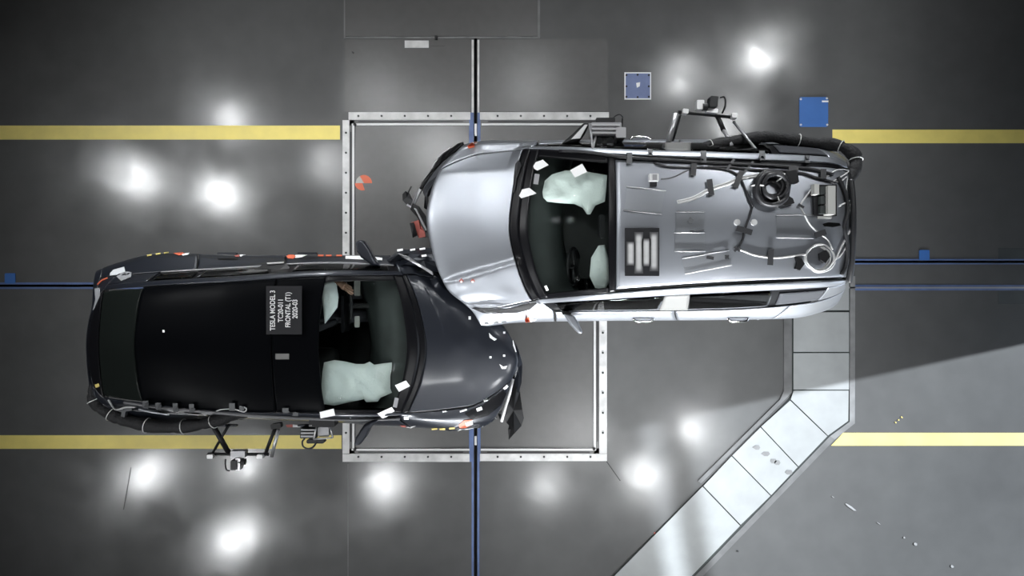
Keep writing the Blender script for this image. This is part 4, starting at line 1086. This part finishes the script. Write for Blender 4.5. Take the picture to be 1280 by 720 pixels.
MB().box((p.x, p.y - .05, p.z + .015), (.06, .05, .03), 0, .005).build('clamp', 'black_plastic', sn)

# dark car wiring along its lower roof rail
wire('grey cable along the lower roof rail of the dark car', [(157, 502), (200, 508), (260, 514), (330, 519), (400, 522), (460, 523), (500, 522)], .014, 'grey_cable', [(185, 503, 7, 8, 0), (201, 505, 7, 7, 0), (222, 507, 6, 9, 0), (242, 508, 6, 9, 0), (292, 507, 7, 9, 0), (304, 509, 6, 5, 0), (358, 512, 8, 7, 0), (370, 516, 7, 3, 0)], DK, tm='grey_tape')
wire('thin white wire weaving along the lower rail of the dark car', [(205, 510), (222, 514), (240, 513), (262, 517), (275, 512), (292, 511), (305, 515), (308, 510), (300, 508)], .006, 'white_cable', (), DK)
wire('white wire bent over the lower rear corner of the dark car', [(129, 490), (137, 500), (145, 511), (158, 508), (170, 508)], .009, 'white_cable', (), DK)
wire('pale strip cable on the lower rear quarter of the dark car', [(174, 510), (190, 514), (212, 517)], .010, 'lamp_lens', (), DK)
o = DK.patch('yellow_tag', rquad(123, 481.5, 5, 4, -20), 'yellow_mark', None, off=.01, rings=2, z=1.0); tag(o, 'tiny yellow tag on the rear edge of the dark car', 'tag')
lump_ = empty('connector', DK.on(156, 512, 0, 1.0)); tag(lump_, 'grey connector cluster on the lower rear corner of the dark car', 'connector')
for (x, y, w, h, a) in ((150, 511, 10, 5, 20), (157, 514, 5, 9, 10), (163, 509, 9, 4, -10)):
    p = DK.on(x, y, .02, 1.0); MB().box(p, (w / 124, h / 124, .04), -math.radians(a), .005).build('plug', 'grey_tape', lump_)

# ---------------------------------------------------------------- camera rigs bolted to the cars
def bar(par, name, a, b, r, m, n=8): return MB().tube([at(*a), at(*b)], r, n).build(name, m, par, True)
# upper rig on the silver car
rg = empty('camera_rig', at(885, 150, .9)); tag(rg, 'tubular camera rig standing off the upper side of the silver car', 'camera rig')
bar(rg, 'post', (834, 184, 1.05), (845, 142, 1.10), .030, 'metal'); bar(rg, 'post', (838, 184, 1.0), (850, 143, 1.06), .016, 'black_plastic')
MB().box(at(832, 183, 1.08), (.09, .07, .08), .2, .01).build('clamp', 'black_plastic', rg)
bar(rg, 'crossbar', (848, 140, 1.10), (920, 147, 1.10), .016, 'black_plastic')
for q in ((856, 140), (917, 145.5)): MB().box(at(*q, 1.12), (.055, .045, .07), -.1, .008).build('bar_clamp', 'white_metal', rg)
bar(rg, 'strut', (897, 146, 1.08), (905, 164, 1.10), .024, 'black_plastic'); bar(rg, 'strut', (904, 162, 1.10), (919, 190, 1.25), .018, 'dull_metal')
bar(rg, 'strut', (917, 152, 1.08), (953, 197, 1.40), .014, 'dull_metal')
MB().box(at(922, 188, 1.2), (.16, .05, .05), -.3, .008).build('clamp', 'dull_metal', rg)
c = MB().box(at(890.5, 128.5, 1.2), (.075, .10, .10), -.1, .008).build('camera_body', 'black_plastic', rg)
MB().box(at(889, 139, 1.16), (.11, .04, .06), -.1, .006).build('camera_mount', 'metal', rg)
lb = MB().box(at(874.5, 132, 1.18), (.07, .09, .07), 0, .008).build('light_box', 'white_metal', rg)
MB().tube([at(878, 134, 1.2), at(884, 134, 1.2)], .035, 12).build('lens', 'black_plastic', rg)
MB().tube(spl([at(900, 122, 1.2), at(905, 121, 1.2), at(907, 126, 1.2), at(906, 134, 1.2), at(903, 141, 1.15)], 5), .010, 6).build('lead', 'black_cable', rg, True)
# camera by the upper mirror of the silver car
r2 = empty('door_camera', at(760, 165, 1.1)); tag(r2, 'grey finned camera housing beside the upper mirror of the silver car', 'camera')
pxbox('housing', 739, 153, 777, 169, 1.10, 1.24, 'dull_metal', r2, .01)
for y in (155, 160, 165): pxbox('fin', 740, y, 775, y + 2.2, 1.24, 1.262, 'metal', r2)
pxbox('end_block', 770, 159, 782.5, 172, 1.08, 1.26, 'metal', r2, .008)
pxbox('lens_block', 744, 169, 771, 182, 1.05, 1.18, 'black_plastic', r2, .012)
for x in (749, 763): MB().tube([at(x, 176, 1.18), at(x, 176, 1.20)], .035, 12).build('lens', 'chrome', r2)
pxbox('mount', 745, 147, 769, 152.5, 1.05, 1.18, 'black_plastic', r2, .01)
MB().tube([at(777.5, 158, 1.22), at(778, 148, 1.24)], .008, 6).build('antenna', 'black_plastic', r2)
MB().tube(spl([at(765, 150, 1.15), at(769, 145, 1.18), at(775, 143, 1.18), at(779, 147, 1.18)], 5), .007, 6).build('lead', 'black_cable', r2, True)
for (a, b) in (((737, 155, 1.22), (741, 186, 1.42)), ((745, 170, 1.2), (741, 186, 1.42))): bar(r2, 'stay', a, b, .012, 'dull_metal')
# lower rig on the dark car
r3 = empty('camera_rig', at(298, 560, .8)); tag(r3, 'tubular camera rig standing off the lower side of the dark car', 'camera rig')
bar(r3, 'top_bar', (255, 529, 1.02), (295, 521, 1.05), .012, 'metal')
bar(r3, 'strut', (264, 528, 1.0), (286, 566, .90), .026, 'black_plastic'); bar(r3, 'strut', (286, 531, .98), (266, 566, .90), .014, 'black_plastic')
bar(r3, 'crossbar', (260, 567.5, .90), (336, 568, .90), .016, 'black_plastic')
bar(r3, 'post', (344, 535, .98), (332, 566, .92), .018, 'black_plastic'); bar(r3, 'post', (348, 537, 1.0), (339.5, 571, .94), .018, 'metal')
MB().box(at(346, 532, 1.0), (.10, .05, .06), .2, .01).build('clamp', 'black_plastic', r3)
for q in ((264, 570), (326, 570)): MB().box(at(*q, .92), (.06, .04, .06), 0, .008).build('bar_clamp', 'white_metal', r3)
pxbox('camera_mount', 288, 564, 306, 572, .88, .96, 'dull_metal', r3)
pxbox('camera_body', 288, 576, 295, 588, .88, 1.0, 'black_plastic', r3, .008); pxbox('camera_frame', 294, 573, 300, 588, .90, .98, 'metal', r3, .006)
MB().tube([at(299, 577, .95), at(306.5, 577, .95)], .032, 12).build('lens', 'black_plastic', r3)
MB().tube(spl([at(282, 574, .95), at(281.5, 580, .95), at(283, 587, .95), at(287, 588.5, .95)], 5), .009, 6).build('lead', 'black_cable', r3, True)
# door camera on the dark car
r4 = empty('door_camera', at(395, 540, .9)); tag(r4, 'boxy camera with a looped lead on the lower door of the dark car', 'camera')
pxbox('mount', 386, 525, 418, 534, .90, 1.04, 'black_plastic', r4, .012)
pxbox('housing', 375, 535, 395, 548, .86, .98, 'interior', r4, .008)
for k in range(3): pxbox('fin', 376, 536.5 + 4 * k, 394, 538.5 + 4 * k, .98, 1.0, 'dull_metal', r4)
for (a, b) in (((396, 532, 1.02), (392, 549, 1.0)), ((392, 549, 1.0), (416, 547, 1.0)), ((412, 532, 1.02), (416, 547, 1.0)), ((386, 531.5, 1.04), (396, 532, 1.02))): bar(r4, 'bracket', a, b, .009, 'metal', 6)
pxbox('rear_housing', 397, 534, 411, 546, .88, .97, 'dull_metal', r4, .01)
pxbox('lens', 383, 549.5, 405, 554.5, .84, .92, 'black_plastic', r4, .015)
MB().tube(spl([at(381, 548, .95), at(378, 552, .95), at(379, 558, .95), at(385, 561, .95), at(391, 559, .95), at(395, 554, .93)], 5), .009, 6).build('lead', 'black_cable', r4, True)
DK.patch('target_sticker', [(357, 531), (366, 530.5), (366, 534), (359, 534)], 'red_paint', dk, z=.8); DK.patch('target_sticker', [(366, 530.5), (382, 532), (374, 534), (366, 534)], 'white_sticker', dk, z=.8)
